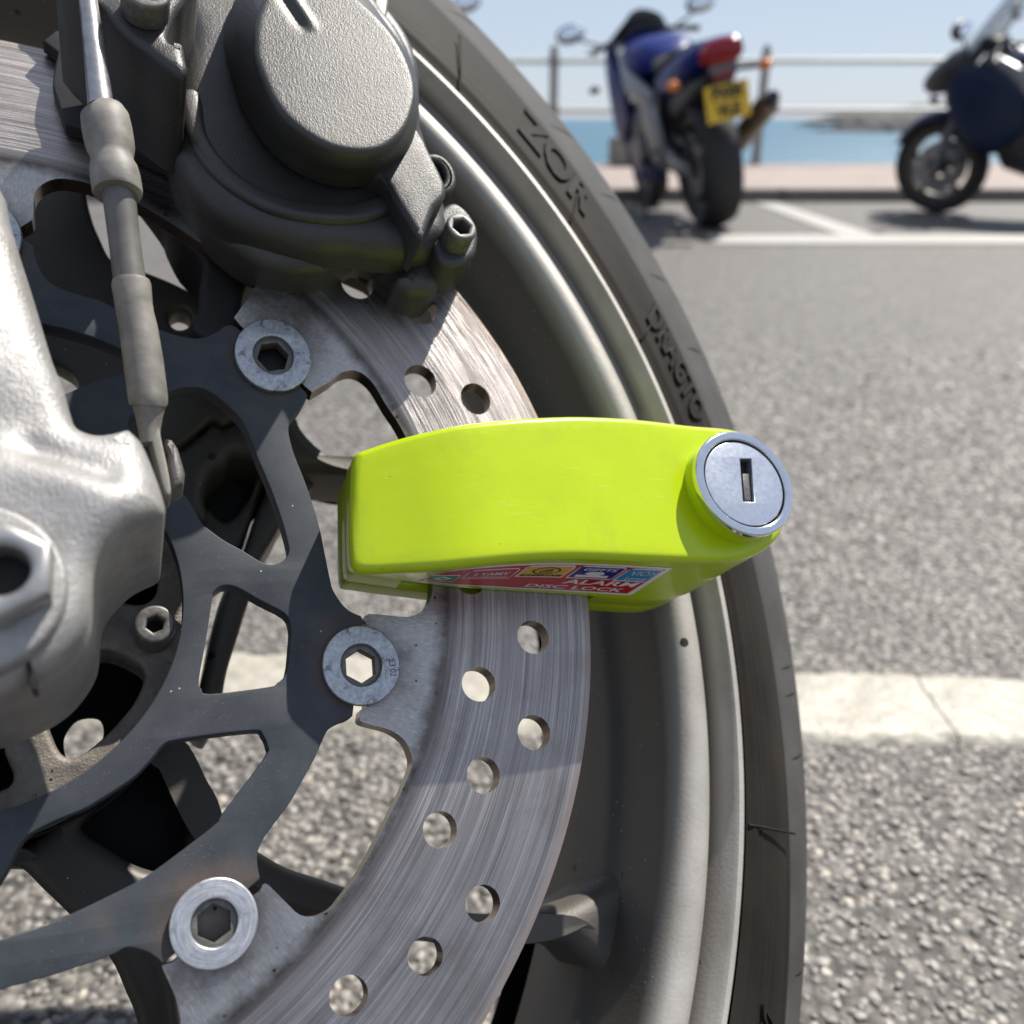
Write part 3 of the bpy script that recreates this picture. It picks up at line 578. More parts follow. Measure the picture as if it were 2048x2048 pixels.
# ---- caliper
CAL1 = [(21.81, 184.29), (28.65, 165.09), (31.70, 159.56), (35.78, 154.54), (40.92, 150.19), (45.79, 144.23), (46.61, 135.12), (46.34, 124.20), (46.72, 112.68), (49.39, 103.25), (54.06, 94.64), (60.25, 86.49), (67.45, 81.25), (74.64, 79.54), (82.10, 79.79), (89.66, 82.55), (95.15, 87.16), (98.28, 88.26), (101.88, 87.69), (105.11, 86.03), (108.64, 84.21), (105.64, 79.55), (109.50, 75.56), (113.69, 75.68), (116.49, 76.50), (121.21, 81.36), (126.56, 85.35), (130.98, 89.85), (125.70, 98.27), (124.36, 113.04), (121.77, 132.05), (120.68, 143.94), (122.88, 163.34), (120.87, 175.90), (115.93, 185.68), (110.72, 193.20), (108.29, 213.39)]
def hc1(x, y): return 15
V, F = cast_mesh(densify(crom(CAL1, 3), 2.5), -1.5, lambda x, y: 13.0, 5, 5, 3)
cal = part(obj('brake_caliper', V, F, MAT['caliper'], None, .001, 60))
CAL2 = [(47.85, 177.81), (49.40, 149.09), (47.85, 132.23), (47.00, 116.35), (47.71, 106.44), (50.39, 98.75), (54.51, 92.22), (59.29, 87.41), (65.41, 84.85), (73.06, 82.79), (83.27, 81.35), (91.39, 82.16), (99.65, 81.98), (109.63, 82.50), (117.26, 85.23), (121.63, 90.17), (122.01, 99.06), (121.50, 103.47), (122.03, 108.84), (120.66, 115.24), (118.64, 120.28), (117.47, 127.44), (118.66, 141.75), (118.09, 157.83), (114.51, 169.43), (108.98, 178.50), (105.89, 197.34)]
def hc2(x, y): return 22.0
V, F = cast_mesh(densify(crom(CAL2, 3), 2.5), 10, hc2, 7, 6, 3)
obj('caliper_body', V, F, MAT['caliper'], cal, .001, 60)
# flat lit web beside the piston boss
WEB = [(107.03, 120.73), (112.38, 118.59), (115.44, 109.46), (118.16, 100.41), (117.21, 95.21), (114.18, 91.80), (111.85, 86.71), (109.47, 80.90), (108.07, 80.86), (105.51, 86.56), (102.69, 92.77), (99.89, 99.56), (93.93, 102.20), (97.71, 113.36)]
V, F = cast_mesh(densify(crom(WEB, 2), 2), 14, lambda x, y: 29.0, 1.8, 4, 3); obj('caliper_web', V, F, MAT['caliper'], cal, .001, 50)
BOSSW = [(60.90, 141.06), (63.47, 123.76), (65.29, 118.49), (69.69, 108.95), (75.48, 102.62), (81.62, 99.33), (88.25, 98.07), (95.67, 99.61), (101.57, 103.44), (108.91, 111.00), (112.92, 120.68), (114.57, 131.10), (114.57, 140.27), (111.83, 151.32), (106.51, 161.86), (100.07, 174.26), (88.76, 183.06), (76.86, 178.96), (66.47, 165.44), (61.96, 152.49)]
BOSSF = [(65.26, 120.53), (65.32, 116.55), (66.61, 110.65), (68.88, 103.47), (72.06, 98.17), (76.75, 94.14), (81.45, 91.66), (86.34, 91.07), (91.57, 91.79), (96.99, 94.78), (102.28, 101.27), (105.58, 109.22), (106.94, 116.43), (106.24, 123.83), (103.78, 131.99), (99.62, 139.06), (94.47, 144.58), (86.50, 150.52), (77.05, 148.42), (69.55, 140.61), (65.88, 129.01)]
ga, gb = [(73.56, 141.85), (79.48, 129.74)]
def hboss(x, y):
    dx, dy = gb[0] - ga[0], gb[1] - ga[1]; L_ = math.hypot(dx, dy); t = ((x - ga[0]) * dx + (y - ga[1]) * dy) / L_ ** 2
    s = ((x - ga[0]) * -dy + (y - ga[1]) * dx) / L_
    f = max(0, min(1, (1.12 - t) / .35))
    return 45.0 - f * (1.0 * math.exp(-((s + 1.1) / 1.5) ** 2)) + f * .7 * math.exp(-((s - 1.4) / 1.3) ** 2)
def loft2(A, wA, B, wB, n=96):
    def res(lp):
        d = densify(lp, .4); k = len(d); return [d[int(i * k / n)] for i in range(n)]
    A, B = res(A), res(B)
    k0 = min(range(n), key=lambda k: sum((A[i][0] - B[(i + k) % n][0]) ** 2 + (A[i][1] - B[(i + k) % n][1]) ** 2 for i in range(0, n, 6)))
    return A, [B[(i + k0) % n] for i in range(n)]
A, B = loft2(crom(BOSSW, 4), 30, crom(BOSSF, 4), 45, 120)
V, F = cast_mesh(B, 40, hboss, 1.6, 5, 1.0); n = len(B)
o0 = len(V); V += [(x, y, 24) for x, y in A] + [(lerp(x, p[0], .35), lerp(y, p[1], .35), 33.5) for (x, y), p in zip(A, B)]
for i in range(n):
    j = (i + 1) % n; F += [(o0 + i, o0 + j, o0 + n + j, o0 + n + i), (o0 + n + i, o0 + n + j, j, i)]
obj('piston_boss', V, F, MAT['caliper'], cal, .001, 50)
# ring step under the boss
st = [(48.81, 123.09), (50.08, 111.49), (53.30, 102.25), (59.19, 94.44), (67.67, 88.99), (77.73, 86.75), (89.64, 87.30), (99.52, 90.50), (105.69, 95.74), (103.24, 99.64), (91.58, 94.25), (78.12, 92.83), (67.96, 95.18), (60.06, 101.92), (55.36, 110.94), (53.83, 124.28)]
V, F = cast_mesh(densify(crom(st, 3), 2), 18, lambda x, y: 24.0, 2.0, 5, 3); obj('caliper_rib', V, F, MAT['caliper'], cal, .001, 60)
# lower lug with its bolt, bleed eyelet
LUG = [(115.39, 89.26), (117.42, 96.20), (121.20, 101.08), (124.27, 102.30), (127.25, 100.26), (129.48, 96.11), (129.71, 91.17), (128.12, 85.34), (125.07, 82.00), (121.33, 79.81), (117.39, 80.32), (115.36, 84.12)]
V, F = cast_mesh(densify(crom(LUG, 3), 2), 6, lambda x, y: 20, 1.6, 4, 3); obj('caliper_lug', V, F, MAT['caliper'], cal, .001, 60)
lb = [(121.88, 87.81), (126.29, 88.48)]; lr = lb[1][0] - lb[0][0]
socket_bolt('caliper_bolt', lb[0], lr, lr * .60, 19, 27, MAT['bolt'], cal, .25)
ey = [(121.68, 116.15), (127.52, 117.22)]; er = ey[1][0] - ey[0][0]
plate('bleed_eyelet', [circle(ey[0][0], ey[0][1], er, 40, er * 1.3), circle(ey[0][0] - 1, ey[0][1], er * .58, 32, er * .82)], 10, 16, MAT['caliper'], cal, 1.3, 4, 60)
UL = [(103.82, 183.64), (113.49, 191.09), (110.73, 171.69), (108.43, 167.86), (106.55, 173.25)]
plate('caliper_ear', [crom(UL, 3)], 8, 18, MAT['bolt'], cal, 1.2, 3)
# mounting bracket upper left with its bolt
BR = [(21.43, 137.17), (24.85, 126.78), (30.25, 122.45), (32.75, 118.86), (36.11, 115.20), (40.34, 112.24), (44.60, 108.63), (47.90, 106.80), (49.27, 108.40), (49.52, 110.05), (49.12, 112.49), (48.74, 116.40), (48.07, 117.19), (45.36, 116.77), (45.64, 120.90), (47.08, 126.42), (49.50, 132.70), (51.33, 147.23)]
V, F = cast_mesh(densify(crom(BR, 3), 2), 10, lambda x, y: 45, 2.4, 5, 3); obj('caliper_bracket', V, F, MAT['caliper'], cal, .001, 50)
ub = [(40.10, 123.42), (45.58, 125.12)]; ur = ub[1][0] - ub[0][0]
socket_bolt('caliper_bolt', ub[0], ur, ur * .58, 45, 52, MAT['bolt'], cal, .1)
# inner half of the caliper and pad carrier behind the disc
BK = [(44.73, 114.27), (46.87, 108.43), (50.33, 99.99), (55.72, 92.92), (54.99, 85.56), (54.38, 77.03), (52.22, 70.21), (57.47, 65.72), (64.48, 71.23), (65.57, 78.08), (67.62, 86.93), (72.57, 94.58), (100.79, 105.52), (116.53, 99.82), (118.65, 153.37), (73.66, 187.27), (27.77, 179.29), (16.70, 172.15), (15.00, 159.64), (16.30, 146.30), (22.84, 140.07), (33.77, 130.90)]
o = plate('caliper_inner_half', [crom(BK, 3)], -30, -7, MAT['black'], cal, 2, 3)
pad = [(17.40, 157.01), (17.99, 149.10), (17.50, 143.99), (17.09, 136.64), (18.45, 131.62), (20.46, 124.18), (24.13, 123.23), (45.54, 114.44), (57.10, 104.35), (70.53, 103.07), (73.81, 172.79)]
o = plate('pad_carrier', [crom(pad, 2)], .4, 5, MAT['black'], cal, .6, 2)
# ---- brake line: steel pipe, ferrules and rubber, bolted bracket
def station(l, r, k=.5): return ((l[0] + r[0]) / 2, (l[1] + r[1]) / 2), math.hypot(l[0] - r[0], l[1] - r[1]) * k
def hosepiece(name, sts, mat, parent=None, seg=32):
    P, Rr = [], []
    for wv, (l, r) in sts:
        c_, rd = station(l, r, .485); P.append((c_[0], c_[1], wv)); Rr.append(rd)
    V, F = tube(P, Rr, seg); return obj(name, V, F, MAT[mat], parent, .001, 38)
line = part(hosepiece('brake_line', [(47, [(25.19, 130.95), (29.22, 132.26)]), (46.5, [(25.76, 122.06), (29.85, 123.30)]), (44, [(26.93, 108.84), (31.52, 110.36)]), (42, [(28.02, 94.23), (33.39, 96.33)])], 'rod'))
hosepiece('line_ferrule', [(42, [(27.62, 93.55), (34.03, 96.17)]), (42, [(27.03, 92.40), (35.61, 95.63)]), (41.8, [(26.54, 91.18), (36.56, 94.85)]), (41.4, [(26.78, 88.15), (37.20, 91.81)]), (41, [(27.32, 84.91), (37.73, 88.18)]), (40.8, [(27.75, 83.19), (37.84, 86.34)]), (40.6, [(28.57, 81.56), (37.52, 84.58)]), (40.4, [(28.69, 80.35), (37.52, 83.17)]), (40.2, [(28.41, 78.23), (38.47, 81.37)]), (40, [(28.53, 76.48), (38.99, 79.50)]), (39.6, [(28.97, 72.89), (39.51, 75.68)]), (39.5, [(29.28, 72.20), (39.40, 74.90)]), (39.5, [(30.08, 71.93), (38.56, 74.19)])], 'hose', line)
hosepiece('rubber_hose', [(39.5, [(30.98, 72.90), (37.94, 74.93)]), (38, [(31.71, 67.13), (38.56, 68.74)]), (36.5, [(32.54, 60.34), (39.28, 61.80)]), (35, [(33.38, 52.29), (40.30, 53.63)])], 'rubber', line)
hosepiece('hose_end', [(35.2, [(33.18, 52.65), (40.92, 54.62)]), (35, [(32.99, 51.73), (41.23, 53.74)]), (34, [(33.60, 47.81), (41.53, 49.44)]), (33.6, [(34.01, 45.29), (41.83, 46.98)]), (33, [(34.41, 42.79), (42.54, 44.19)]), (31.5, [(35.33, 34.97), (43.74, 36.23)]), (30, [(36.24, 27.13), (44.61, 28.34)]), (29.8, [(36.54, 25.42), (44.60, 26.58)]), (29.6, [(36.93, 25.07), (44.19, 26.05)])], 'hose', line)
hosepiece('hose_crimp', [(29.5, [(37.13, 25.49), (44.20, 26.60)]), (28.6, [(37.83, 22.85), (43.48, 23.84)]), (28, [(38.32, 20.52), (43.06, 21.19)]), (27.4, [(38.82, 17.23), (42.94, 17.85)])], 'hose', line)
strip = [(39.85, 26.44), (41.47, 26.52), (42.45, 21.90), (43.22, 17.08), (44.17, 11.74), (44.81, 7.06), (44.78, 5.09), (43.89, 4.62), (42.93, 7.62), (41.97, 12.28), (41.01, 17.25), (40.43, 20.60)]
plate('hose_bracket', [crom(strip, 3)], 22, 29.5, MAT['hose'], line, .5, 2)
bx_ = [(43.90, 19.05), (45.34, 18.86), (46.54, 16.70), (47.88, 10.94), (47.43, 8.32), (44.97, 6.64), (44.23, 12.07)]
plate('bracket_bolt', [bx_], 18, 28, MAT['bolt'], line, 1.6, 3)

# ================================================================== alarm disc lock
LK = bpy.data.objects.new("disc_lock", None); C.objects.link(LK); LK.location = WM @ Vector((.12, .0, 0))
tag(LK, "lime yellow alarm disc lock with chrome key cylinder clamped over the brake disc", "disc lock")
LM = Matrix.Translation(-LK.location) @ WM
def lpart(o): o.parent = LK; o.matrix_basis = LM @ o.matrix_basis; return o
TAB = [(16.5, (86.86, 9.23)[0]), (19.8, (96.89, 7.90)[0]), (22.8, (105.81, 6.69)[0]), (24.8, (115.17, 5.91)[0]), (25.6, (128.65, 5.65)[0]), (25.6, (143.15, 5.73)[0]), (25, (158.92, 6.07)[0]), (24, (175.90, 6.58)[0]), (22.8, (190.36, 7.17)[0]), (22.6, (210.25, 7.36)[0])]
TC = crom([(u_, w_) for w_, u_ in TAB], 8, False)
def hl(x, y=0):
    if x <= TC[0][0]: return TC[0][1]
    for a, b in zip(TC, TC[1:]):
        if x <= b[0]: return lerp(a[1], b[1], (x - a[0]) / (b[0] - a[0] + 1e-9))
    return TC[-1][1]
LTOP = [(87.05, 15.90), (87.59, 19.30)] + [(88.66, 21.97)] + [(91.33, 23.00)] + [(98.65, 24.80)] + [(108.20, 26.33)] + [(118.25, 27.86)] + [(132.60, 29.55)] + [(147.97, 30.87)] + [(164.47, 31.34)] + [(181.95, 30.91)] + [(196.78, 30.70), (204.06, 29.35), (210.41, 26.28), (214.61, 20.82), (215.59, 14.50), (213.19, 5.72), (208.80, -2.02), (202.43, -6.78), (193.50, -9.86), (185.44, -10.85)]
LBOT = [(171.53, -10.96)] + [(155.31, -10.40)] + [(140.18, -9.76)] + [(126.09, -9.86)] + [(112.88, -10.44)] + [(103.70, -10.53)] + [(95.03, -9.91)] + [(89.40, -9.46)] + [(86.66, -8.84)] + [(85.46, -7.18), (85.28, -3.66), (85.91, 5.30)]
BASE = [(89.04, 18.19), (89.39, 22.51), (90.13, 25.00), (92.36, 25.93), (98.85, 25.18), (107.14, 24.30), (114.36, 23.68), (127.60, 24.52), (142.39, 25.43), (157.02, 25.23), (172.39, 23.86), (184.72, 22.72), (191.20, 21.30), (197.01, 18.33), (200.86, 13.32), (201.95, 7.68), (200.18, -0.29), (196.53, -7.22), (190.97, -11.57), (183.04, -14.19), (176.16, -14.68), (165.35, -13.66), (152.12, -12.28), (138.60, -11.00), (126.30, -9.78), (114.44, -8.54), (106.10, -7.17), (97.82, -5.83), (92.04, -4.72), (89.24, -4.23), (87.94, -2.99), (87.74, 0.79), (88.40, 10.41)]
LL = crom(LTOP + LBOT, 6); LB = crom(BASE, 6)
V, F = cast_mesh(LL, hl(0) - 12, lambda x, y: hl(x), 2.2, 7, 2.2)
n_ = len(LL); V[:n_] = [(lerp(p[0], q[0], .12), lerp(p[1], q[1], .12), lerp(hl(p[0]) - 2.2, .3, .12)) for p, q in zip(LL, LB)]
o0 = len(V); V += [(x, y, .3) for x, y in LB]; F += [(o0 + i, o0 + (i + 1) % n_, (i + 1) % n_, i) for i in range(n_)]
def clipu(lp, u0, keep_less):
    out = []
    for i in range(len(lp)):
        a, b = lp[i - 1], lp[i]; ia = (a[0] < u0) == keep_less; ib = (b[0] < u0) == keep_less
        if ia != ib: t = (u0 - a[0]) / (b[0] - a[0]); out.append((u0, lerp(a[1], b[1], t)))
        if ib: out.append(b)
    return out
F.append(tuple(range(o0, o0 + n_)))
body = lpart(obj('lock_body', V, F, MAT['lime'], None, .001, 50))
rear = inset(LB, .7)
plate('lock_rear_jaw', [rear], -17, -7.0, MAT['lime'], body, 2.2, 4, 50)
plate('lock_bridge', [clipu(inset(LB, .5), 157.5, False)], -7.6, 2.6, MAT['lime'], body, .1, 1)
uj = (101.98, -6.26)[0]
plate('lock_pin_jaw', [clipu(inset(LB, .5), uj, True)], -7.6, 2.6, MAT['lime'], body, .1, 1)
# key cylinder
kc = [(193.35, 9.40), (209.27, 9.63), (197.63, 24.35)]
kr = (kc[1][0] - kc[0][0]); kcx, kcy = kc[0]; kry = math.hypot(kc[2][0] - kcx, kc[2][1] - kcy)
kr = (kr + kry) / 2
cyl = lpart(plate('key_cylinder', [circle(kcx, kcy, kr * .985, 80), circle(kcx, kcy, kr * .84, 80)], 19, 28.2, MAT['lime'], None, .5, 3))
plate('cylinder_ring', [circle(kcx, kcy, kr, 96), circle(kcx, kcy, kr * .835, 80)], 27.6, 30.4, MAT['chrome'], cyl, .75, 4, 60)
slot = [(193.92, 16.88), (197.87, 16.98), (195.11, 3.70), (191.30, 3.83)]
plate('cylinder_face', [circle(kcx, kcy, kr * .80, 80), slot], 26.5, 29.7, MAT['lockface'], cyl, .22, 3, 50)
plate('key_slot', [inset(slot, -.4)], 25, 27.0, MAT['black'], cyl, .05)
shut = [(194.42, 12.76), (196.65, 12.80), (195.20, 4.59), (192.76, 4.58)]
plate('key_shutter', [shut], 27, 28.6, MAT['bolt'], cyl, .25, 2)
# sticker on the underside wall: s runs left to right, t from the front edge to the back edge
FB = crom((LTOP + LBOT)[20:30][::-1], 8, False); BB = crom(BASE[20:30][::-1], 8, False)
u_l, u_r = (101.89, -10.67)[0], (172.67, -11.58)[0]
def at_f(x):
    for i in range(len(FB) - 1):
        if x <= FB[i + 1][0]: return i + max(0, (x - FB[i][0]) / (FB[i + 1][0] - FB[i][0] + 1e-9))
    return len(FB) - 1.001
K0, K1 = at_f(u_l), at_f(u_r)
def wall(s, t):
    k = min(max(lerp(K0, K1, s), 0), len(FB) - 1.001); i = int(k); q = k - i
    f = (lerp(FB[i][0], FB[i + 1][0], q), lerp(FB[i][1], FB[i + 1][1], q)); g_ = (lerp(BB[i][0], BB[i + 1][0], q), lerp(BB[i][1], BB[i + 1][1], q))
    m = .10 + .82 * t
    return Vector((lerp(f[0], g_[0], m), lerp(f[1], g_[1], m), lerp(hl(f[0]) - 1.2, .3, m)))
def SK(s, t, off):
    p = wall(s, t); a_ = wall(s + .01, t) - wall(s - .01, t); b_ = wall(s, t + .02) - wall(s, t - .02)
    n = a_.cross(b_).normalized()
    if n.y > 0: n = -n
    return tuple(p + n * off)
def stick(name, lp, off, mat, parent):
    lp = densify(lp, .02); n = len(lp); top = [SK(s, t, off) for s, t in lp]; bot = [SK(s, t, off - .06) for s, t in lp]
    pts = [Vector(p) for p in lp]; edges = [(i, (i + 1) % n) for i in range(n)]
    xs = [p[0] for p in lp]; ys = [p[1] for p in lp]; x = min(xs)
    while x < max(xs):
        y = min(ys)
        while y < max(ys):
            if inside((x, y), lp) and dist_loop((x, y), lp) > .008: pts.append(Vector((x, y)))
            y += .09
        x += .025
    vv, ee, ff, *_ = delaunay_2d_cdt(pts, edges, [], 1, 1e-6)
    V = [SK(p.x, p.y, off) for p in vv]; F = [tuple(f) for f in ff]
    o0 = len(V); V += top + bot; F += [(o0 + i, o0 + (i + 1) % n, o0 + n + (i + 1) % n, o0 + n + i) for i in range(n)]
    return obj(name, V, F, MAT[mat], parent, .001, 30)
def stext(name, txt, s0, s1, t0, t1, off, mat, parent, shear=0, bold=.0):
    V, F = text_mesh(txt, 1, 0, bold, shear); x0 = min(v[0] for v in V); x1 = max(v[0] for v in V); y0 = min(v[1] for v in V); y1 = max(v[1] for v in V)
    W = [SK(lerp(s0, s1, (v[0] - x0) / (x1 - x0)), lerp(t1, t0, (v[1] - y0) / (y1 - y0)), off) for v in V]
    return obj(name, W, F, MAT[mat], parent, .001, 30)
stk = lpart(stick('warning_sticker', [(-.02, .93), (.0, .72), (.05, .30), (.10, .10), (.2, .03), (.5, .02), (.8, .03), (.99, .06), (1.0, .97), (.97, .99), (.5, .99)], .10, 'white', None))
stick('sticker_field', [(.015, .88), (.04, .62), (.08, .30), (.13, .15), (.2, .08), (.5, .07), (.8, .08), (.972, .11), (.972, .93), (.5, .94)], .16, 'red', stk)
ICO = [(.055, .215, 'green', .40), (.245, .43, 'red', .19), (.455, .635, 'yellow', .12), (.66, .825, 'blue', .12), (.845, .965, 'cyan', .14)]
for s0, s1, col_, t0 in ICO:
    t1 = t0 + .36
    stick('icon_border', [(s0 - .004, t0 + .03), (s0 + .012, t0 - .03), (s1 - .004, t0 - .03), (s1 + .006, t0 + .03), (s1 - .002, t1 + .03), (s0 - .01, t1 + .03)], .20, 'white', stk)
    stick('icon', [(s0, t0), (s1, t0), (s1 - .004, t1), (s0 - .004, t1)], .24, col_, stk)
g = lambda s, t, o_: (s, t)
stick('icon_mark', [(.085, .57), (.135, .44), (.19, .57), (.135, .69)], .28, 'white', stk); stick('icon_mark', [(.115, .57), (.135, .51), (.16, .57), (.135, .63)], .31, 'green', stk)
stext('icon_word', 'ELECTRONIC', .06, .21, .70, .75, .28, 'white', stk)
stext('icon_word', 'S YAMY', .27, .41, .30, .42, .28, 'white', stk, 0, .02); stext('icon_word', 'WATERPROOF', .26, .415, .46, .52, .28, 'white', stk)
ring = [(.545 + .055 * math.cos(a * PI / 12), .27 + .12 * math.sin(a * PI / 12)) for a in range(24)]
stick('icon_mark', ring, .27, 'black', stk); stick('icon_mark', [(.545 + .047 * math.cos(a * PI / 12), .27 + .095 * math.sin(a * PI / 12)) for a in range(24)], .29, 'yellow', stk)
stext('icon_word', 'dB', .52, .57, .21, .33, .31, 'black', stk, .2, .02); stick('icon_mark', [(.462, .41), (.625, .41), (.622, .47), (.458, .47)], .28, 'black', stk)
stext('icon_word', 'BATTERY', .475, .61, .42, .46, .31, 'yellow', stk)
stext('icon_word', 'GIFFTS', .68, .805, .15, .24, .28, 'white', stk, .1, .015)
stick('icon_mark', [(.715, .27), (.765, .27), (.775, .33), (.76, .38), (.80, .38), (.80, .45), (.675, .45), (.675, .38), (.72, .38), (.70, .33)], .28, 'white', stk)
stext('icon_word', 'VIO>', .865, .955, .18, .32, .28, 'white', stk, 0, -.01); stext('icon_word', 'Loram', .87, .95, .37, .47, .28, 'white', stk)
stext('sticker_word', 'ALARM', .66, .955, .55, .70, .22, 'white', stk, .1, .02)
stext('sticker_word', 'DISC LOCK', .53, .93, .765, .885, .22, 'white', stk, .1, .02)
seam0 = (at_f((87.95, -8.91)[0]) - K0) / (K1 - K0)
stick('shell_seam', [(seam0, .50), (-.025, .66), (-.025, .685), (seam0, .535)], .05, 'black', stk)

# ================================================================== car park, promenade, sea
def m_asphalt():
    k = NT('asphalt'); c = k.coord()
    v1 = k.voro(c, 125, 'F1', 'Color'); d1 = k.voro(c, 125); n = k.noise(c, 2.2, 5, .6); n2 = k.noise(c, 420, 4)
    sep = k.N('ShaderNodeSeparateXYZ'); k.L(v1, sep.inputs[0])
    st = k.ramp(sep.outputs[0], [(.0, (.085, .078, .070)), (.45, (.14, .129, .115)), (.8, (.20, .183, .162)), (1, (.29, .268, .235))])
    col = k.mix(k.ramp(d1, [(.35, 0), (.75, 1)]), st, (.055, .050, .045))
    col = k.mix(k.math('MULTIPLY', n, .35), col, (.10, .092, .085)); st2 = k.ramp(k.noise(c, .9, 6, .65), [(.56, 0), (.70, 1)]); col = k.mix(k.math('MULTIPLY', st2, .32), col, (.045, .042, .04))
    k.set(col=col, rough=.62, spec=.4, normal=k.bump(k.math('SUBTRACT', k.math('MULTIPLY', n2, .25), d1), .9, .003))
    return k.m
def m_stone():
    k = NT('stone_chipping'); info = k.N('ShaderNodeAttribute', attribute_name='tint', attribute_type='GEOMETRY'); c = k.coord()
    n = k.noise(c, 500, 4)
    col = k.ramp(info.outputs['Fac'], [(0, (.11, .102, .094)), (.3, (.205, .189, .17)), (.65, (.285, .264, .236)), (.92, (.37, .343, .306)), (1, (.47, .41, .33))])
    col = k.mix(k.math('MULTIPLY', n, .3), col, (.15, .138, .125))
    k.set(col=col, rough=k.math('ADD', .32, k.math('MULTIPLY', n, .4)), spec=.5, normal=k.bump(n, .35, .0006)); return k.m
def m_paint(name, a, b):
    k = NT(name); c = k.coord(); n = k.noise(c, 55, 6, .7); n2 = k.noise(c, 9, 4)
    col = k.ramp(n, [(.32, a), (.6, b)]); col = k.mix(k.math('MULTIPLY', n2, .3), col, (.30, .275, .22)); col = k.mix(k.math('MULTIPLY', k.ramp(k.noise(c, 120, 6, .75), [(.55, 0), (.68, 1)]), .6), col, (.15, .138, .12))
    k.set(col=col, rough=.5, normal=k.bump(k.noise(c, 75, 4, .6), .7, .004)); return k.m
ASP, STN = m_asphalt(), m_stone()
def flat(name, x0, x1, y0, y1, z, mat, kind='structure'): return obj(name, [(x0, y0, z), (x1, y0, z), (x1, y1, z), (x0, y1, z)], [(0, 1, 2, 3)], mat, None, 1, 0, kind)
KY = 4.75
flat('road', -40, 40, -30, KY + .02, 0, ASP)
# loose-looking chippings standing proud of the worn surface near the wheel
rnd = random.Random(3)
def ico():
    bm = bmesh.new(); bmesh.ops.create_icosphere(bm, subdivisions=1, radius=1); v = [tuple(x.co) for x in bm.verts]; f = [tuple(l.index for l in q.verts) for q in bm.faces]; bm.free(); return v, f
def ico2():
    bm = bmesh.new(); bmesh.ops.create_icosphere(bm, subdivisions=2, radius=1); v = [tuple(x.co) for x in bm.verts]; f = [tuple(l.index for l in q.verts) for q in bm.faces]; bm.free(); return v, f
IV, IF = ico(); JV, JF = ico2()
LY0 = lambda x: .590 - .062 * (x - .0)          # far edge of the near white line
LY1 = lambda x: .500 - .040 * (x - .0)
V, F, T = [], [], []
y = .20
while y < 1.75:
    stp = .0058 if y < .62 else .0058 + (y - .62) * .006
    hw = .10 + y * .72
    x = -hw * .75
    while x < hw:
        px, py = x + rnd.uniform(-.5, .5) * stp, y + rnd.uniform(-.5, .5) * stp
        if LY1(px) - .001 < py < LY0(px) + .001 or rnd.random() < .10 + max(0, (y - .8) * .95): x += stp; continue
        r = stp * rnd.uniform(.34, .62); a = rnd.uniform(0, 2 * PI); ca, sa = math.cos(a), math.sin(a); el = rnd.uniform(.62, 1); hz = rnd.uniform(.34, .58); zc = rnd.uniform(-.3, .2) * r; t = rnd.random() ** 1.25
        tx, ty = rnd.uniform(-.3, .3), rnd.uniform(-.3, .3)
        vv, ff = (JV, JF) if (y < .50 and px > -.25) else (IV, IF)
        o0 = len(V); ph = rnd.uniform(0, 6)
        for i, (vx, vy, vz) in enumerate(vv):
            j = 1 + .22 * math.sin(i * 2.399 + ph) * math.cos(i * 5.1 + ph) 
            qx, qy, qz = vx * j, vy * j * el, vz * j * hz
            qz += qx * tx + qy * ty
            V.append((px + (qx * ca - qy * sa) * r, py + (qx * sa + qy * ca) * r, zc + qz * r)); T.append(t)
        F += [tuple(i + o0 for i in f) for f in ff]
        x += stp
    y += stp * .9
me = bpy.data.meshes.new('asphalt_chippings'); me.from_pydata(V, [], F)
at = me.attributes.new('tint', 'FLOAT', 'POINT'); at.data.foreach_set('value', T)
chip = finish('asphalt_chippings', me, STN, None, 42, 'stuff')
# near white line, thick worn thermoplastic
def line_mesh(x0, x1, yf, yn, nx, ny, z, rough, seed):
    r2 = random.Random(seed); ph = [r2.uniform(0, 6) for _ in range(12)]
    def e(x, k): return sum(math.sin(x * f + ph[k + i]) * a for i, (f, a) in enumerate(((60, 1), (137, .6), (290, .45), (610, .3)))) * rough
    V, F = [], []
    for i in range(nx + 1):
        x = lerp(x0, x1, i / nx); a = yn(x) + e(x, 0); b = yf(x) + e(x, 4)
        for j in range(ny + 1):
            t = j / ny; h = z * min(1, min(t, 1 - t) * ny / 1.2) + math.sin(x * 180 + t * 9) * math.sin(x * 71 + t * 15 + 1) * z * .22
            V.append((x, lerp(a, b, t), max(h, .0002) if 0 < j < ny else -.0005))
    for i in range(nx):
        for j in range(ny): k = i * (ny + 1) + j; F.append((k, k + ny + 1, k + ny + 2, k + 1))
    return V, F
WL = m_paint('road_paint_cream', (.31, .285, .235), (.40, .375, .315)); WL2 = m_paint('road_paint_worn', (.30, .285, .26), (.47, .45, .42))
gapx = (0.300, 0.529)[0]
V, F = join(line_mesh(-1.6, gapx - .0006, LY0, LY1, 620, 16, .0046, .0019, 5), line_mesh(gapx + .0006, 2.2, LY0, LY1, 520, 16, .0046, .0019, 8))
obj('road_line', V, F, WL, None, 1, 60, 'structure')
